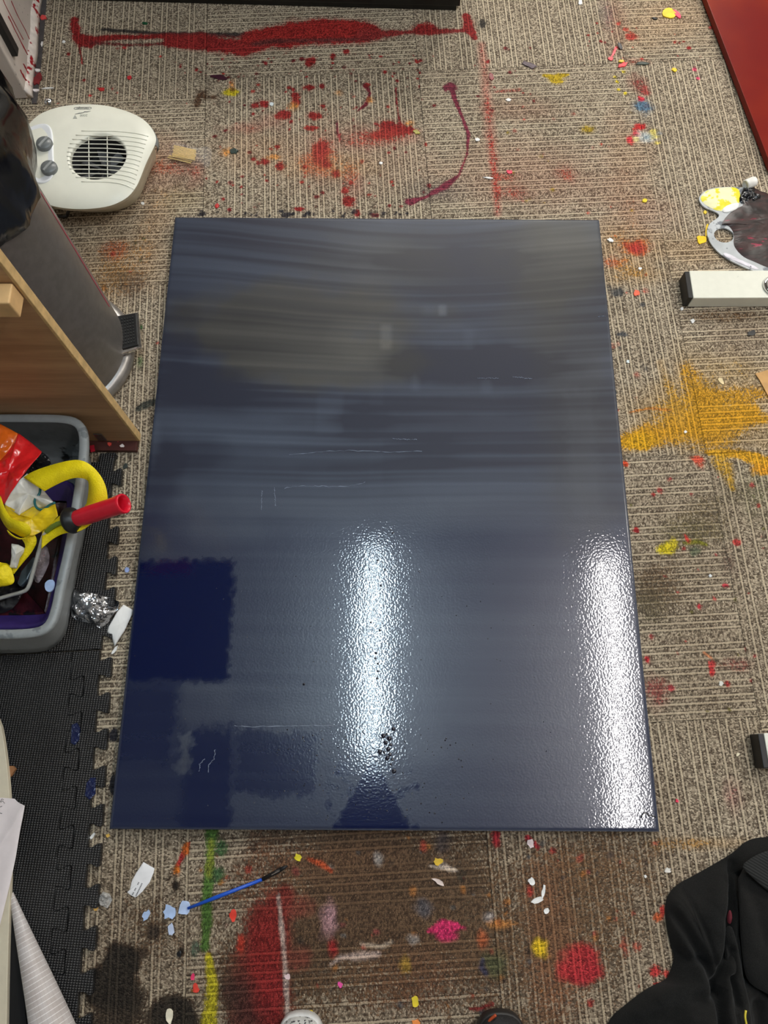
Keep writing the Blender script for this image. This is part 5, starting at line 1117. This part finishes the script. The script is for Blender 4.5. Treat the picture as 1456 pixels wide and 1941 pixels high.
# ------------------------------------------------------------------ loose chips, flakes and blobs
CH_N = [0]
def chip(px, py, rx, ry, col, label, rot=0, nm='paint_chip', cat='paint chip', th=.0016, rough=.45, z=.0004, k=12, jag=.26):
    CH_N[0] += 1
    s_ = mpp(px, py); c_ = P(px, py, z); pts = []
    for i_ in range(k):
        a_ = 2 * math.pi * i_ / k; f = 1 + jag * random.uniform(-1, 1)
        x_, y_ = rx * s_ * f * math.cos(a_), ry * s_ * f * math.sin(a_) * 1.06; r_ = math.radians(rot)
        pts.append((c_[0] + x_ * math.cos(r_) - y_ * math.sin(r_), c_[1] + x_ * math.sin(r_) + y_ * math.cos(r_)))
    V, F = g_prism(pts, z, z + th)
    V = [(x_, y_, zz + (random.uniform(0, th * .6) if zz > z else 0)) for x_, y_, zz in V]
    return mk(nm, V, F, M('chip_%d_%d_%d' % col, col, rough), label=label, cat=cat, group='loose paint chips and crumbs')
W_ = (238, 238, 236); Yc = (244, 204, 14); Pk = (232, 58, 92); Bk = (26, 26, 28); Rd = (196, 40, 40); Lb = (176, 200, 238); Cr = (236, 226, 196)
CH = [
 (1268, 26, 13, 13, (248, 208, 8), 'round bright yellow paint blob at the top right near the red canvas', 0), (1284, 28, 5, 11, (226, 74, 104), 'pink paint flake stuck beside the bright yellow blob', 25), (1241, 36, 5, 2, Bk, 'tiny black flake left of the bright yellow blob', -10),
 (1158, 112, 5, 4, (240, 82, 92), 'coral drop at the lower end of the coral streak', 0), (1164, 99, 2.4, 14, (240, 82, 92), 'thin coral paint streak at the top right', -24), (1180, 124, 10, 4, (236, 56, 66), 'red paint flake below the coral streak', 30), (1178, 117, 6, 3, (232, 200, 60), 'yellow crumb touching the red flake', 0),
 (1217, 121, 12, 3.5, (36, 52, 40), 'dark green curved flake at the top right', 0), (1278, 133, 5, 4, Yc, 'yellow paint dot right of the dark green flake', 0), (1175, 88, 4, 8, (40, 34, 36), 'blackish flake at the upper end of the coral streak', 10),
 (1003, 124, 14, 5, (62, 34, 50), 'dark plum paint flake near the top centre right', -30), (932, 146, 4, 8, (130, 30, 34), 'dark red leaf-shaped flake beside the long red line', 0), (1100, 5, 3.5, 7, W_, 'white scrap at the very top edge', -10), (964, 190, 5, 3, W_, 'white crumb beside the faded red line', 0), (905, 265, 4, 3.4, W_, 'white crumb right of the long magenta drip', 0), (926, 338, 9, 1.6, W_, 'thin white splinter right of the magenta drip', -8), (966, 327, 6, 4, (232, 50, 86), 'bright pink crumb below the faded red line', 0), (722, 310, 3, 3, W_, 'tiny white crumb above the centre of the canvas', 0),
 (416, 147, 15, 5, (66, 30, 44), 'plum paint flake under the red brush mark', -12), (444, 287, 8, 6, (36, 54, 48), 'dark green star-shaped crumb right of the wooden sticks', 0), (412, 391, 4, 5, Rd, 'bright red crumb above the canvas left corner', 0), (790, 251, 7, 4, (166, 156, 60), 'olive crumb beside the red splash', -30), (515, 198, 4, 4, (222, 232, 236), 'pale crumb beside the red splash', 0), (275, 45, 6, 2.5, (22, 78, 46), 'dark green fleck above the red brush mark', 0), (121, 80, 3, 3, W_, 'white crumb below the left end of the red brush mark', 0), (91, 168, 10, 1.2, W_, 'thin white thread by the white plinth', 5), (245, 148, 4, 5, (206, 52, 58), 'red crumb above the fan heater', 0), (193, 170, 5, 4, Rd, 'red crumb just behind the fan heater', 0),
 (271, 386, 3, 3, W_, 'tiny white crumb beside the fan heater', 0),
 (1330, 455, 9, 9, (252, 204, 6), 'yellow paint drop left of the palette', 0), (1339, 438, 2, 14, (252, 204, 6), 'thin yellow paint tail running to the palette', -14), (1336, 403, 3, 4, (236, 206, 60), 'small yellow drip below the palette lobe', 0), (1222, 381, 5, 3.4, (238, 214, 20), 'yellow crumb at the right above the canvas corner', 20), (1157, 456, 6, 3.6, W_, 'white crumb beside the top right canvas corner', -30), (1207, 556, 6, 6, (240, 104, 72), 'orange crumb left of the white bar', 0), (1313, 609, 4, 4, W_, 'round white crumb under the white bar', 0), (1292, 586, 3, 3, W_, 'white crumb at the end of the white bar', 0), (1424, 632, 9, 5, Bk, 'black triangular scrap below the white bar', 30), (1366, 722, 4, 7, (226, 206, 160), 'cream triangular scrap above the yellow stain', 20), (1213, 510, 3, 3, W_, 'white crumb on the red spot beside the canvas', 0), (1190, 686, 3, 3, (214, 226, 230), 'pale crumb beside the canvas right edge', 0), (1299, 819, 3, 2.4, W_, 'tiny white crumb on the yellow stain', 0),
 (1173, 884, 5, 6, (226, 84, 46), 'orange crumb touching the canvas right edge', 0), (1166, 744, 3, 5, (40, 44, 50), 'dark blob on the canvas right edge', 0),
 (241, 1080, 4, 5, (160, 180, 232), 'pale blue crumb between the mat and the canvas', 0), (218, 1232, 3, 8, W_, 'white sliver below the paper tag', -30), (176, 1584, 3, 6, W_, 'white chip at the mat edge by the canvas corner', -40), (205, 1584, 3.6, 3.4, (236, 190, 88), 'amber crumb left of the canvas corner', 0), (166, 1525, 3, 4, W_, 'white chip in a notch of the foam strip', 0), (160, 1687, 4, 6, (238, 186, 96), 'amber crumb in a lower notch of the foam strip', 0), (182, 1722, 4, 3.4, (238, 186, 96), 'amber crumb below the clear plastic scrap', 0),
 (277, 1735, 6, 8, Lb, 'small pale blue paint drop left of the blue brush', -20), (321, 1728, 12, 11, Lb, 'large pale blue paint blob at the brush tip', 0), (351, 1722, 11, 12, (186, 206, 240), 'pale blue paint blob under the brush handle', 0), (325, 1762, 5, 11, (196, 208, 234), 'long pale blue paint chip below the brush', 15), (322, 1925, 8, 12, (240, 232, 208), 'cream paint drop on the black stain', 10), (340, 1808, 4, 5, Bk, 'black crumb below the brush', 0), (442, 1735, 7, 9, (224, 62, 44), 'red flake under the blue brush', 20), (371, 1873, 6, 8, (222, 66, 50), 'red flake beside the green and yellow line', 20), (366, 1851, 4, 5, (232, 60, 110), 'pink crumb beside the green and yellow line', 0), (545, 1851, 6, 4.4, (230, 204, 206), 'pale pink crumb on the white line', 0), (645, 1866, 4, 5, (238, 86, 168), 'pink paper square near the bottom centre', 45), (565, 1625, 7, 6, (222, 206, 36), 'yellow paint ring below the canvas edge', 0), (830, 1633, 9, 6, (222, 184, 50), 'yellow paint splash below the canvas right of centre', 0), (787, 1897, 7, 8, (226, 202, 50), 'yellow crumb near the bottom centre', 0), (588, 1918, 5, 3, (236, 206, 40), 'yellow crumb above the pale shoe', 0), (831, 1671, 13, 3.4, (216, 198, 190), 'pinkish sliver below the white curved mark', -30), (1008, 1670, 7, 6, W_, 'white paint curl below the canvas at right', 0), (1030, 1690, 3, 11, W_, 'thin white paint curl below the canvas at right', -12), (1018, 1706, 12, 4, W_, 'curved white paint curl below the thin one', 15), (1036, 1726, 6, 4, W_, 'white chip below the curved paint curl', 30), (1005, 1598, 6, 8, (226, 206, 206), 'pale crumb on the maroon mark at the canvas edge', 20), (788, 1938, 7, 5, (244, 146, 70), 'orange drop at the bottom edge', 0), (1265, 1649, 6, 4, (226, 222, 214), 'white crumb left of the black jacket', 0), (1223, 1661, 2.6, 2.6, W_, 'tiny white crumb in front of the jacket', 0), (1283, 1518, 3, 3, (226, 40, 80), 'pink crumb right of the lower canvas corner', 0), (1398, 1430, 4, 2.2, Cr, 'cream sliver left of the lower white bar', 35), (142, 1936, 10, 6, (246, 204, 20), 'yellow paint scrap at the end of the fabric roll', 25),
 (1346, 1092, 3, 3, (214, 220, 224), 'pale crumb right of the yellow smear', 0), (1366, 1296, 4, 4, (214, 214, 206), 'pale crumb at the right of the carpet', 0), (238, 884, 4, 5, (60, 66, 62), 'dark crumb between the board and the canvas', 0),
]
for c in CH: chip(*c[:6], rot=c[6], z=(FZ + .0003 if 'foam strip' in c[5] and 0 else .0004))
flat('red_scrap', [(170, 845), (178, 843), (180, 855), (172, 857)], .012, .0135, M('red_scrap', (190, 30, 52), .4), label='small red scrap on the dark plank under the board', cat='scrap')
flat('foam_offcut', [(190, 862), (212, 858), (224, 866), (218, 880), (196, 882)], FZ, FZ + .0008, m_foam, label='tiny black foam offcut at the top of the mat', cat='foam offcut') if False else None
for (x_, y_, c_, l_) in ((208, 842, (226, 80, 66), 'salmon crumb on the dark plank under the board'), (232, 845, (240, 230, 226), 'white crumb on the dark plank under the board')):
    chip(x_, y_, 4, 3.4, c_, l_, z=.0118)
for (x_, y_, c_, l_, rx, ry) in ((83, 34, (226, 78, 76), 'coral paint dab on the bare floor strip', 6, 5), (72, 134, (240, 236, 232), 'white paint dab on the bare floor strip', 6, 3), (72, 150, (120, 26, 32), 'dark red paint skin on the bare floor strip', 7, 14), (69, 172, (236, 226, 226), 'lower white paint dab on the bare floor strip', 6, 3), (80, 84, (232, 228, 226), 'white splinter on the bare floor strip', 1.6, 5)):
    chip(x_, y_, rx, ry, c_, l_, z=.0016, th=.002)
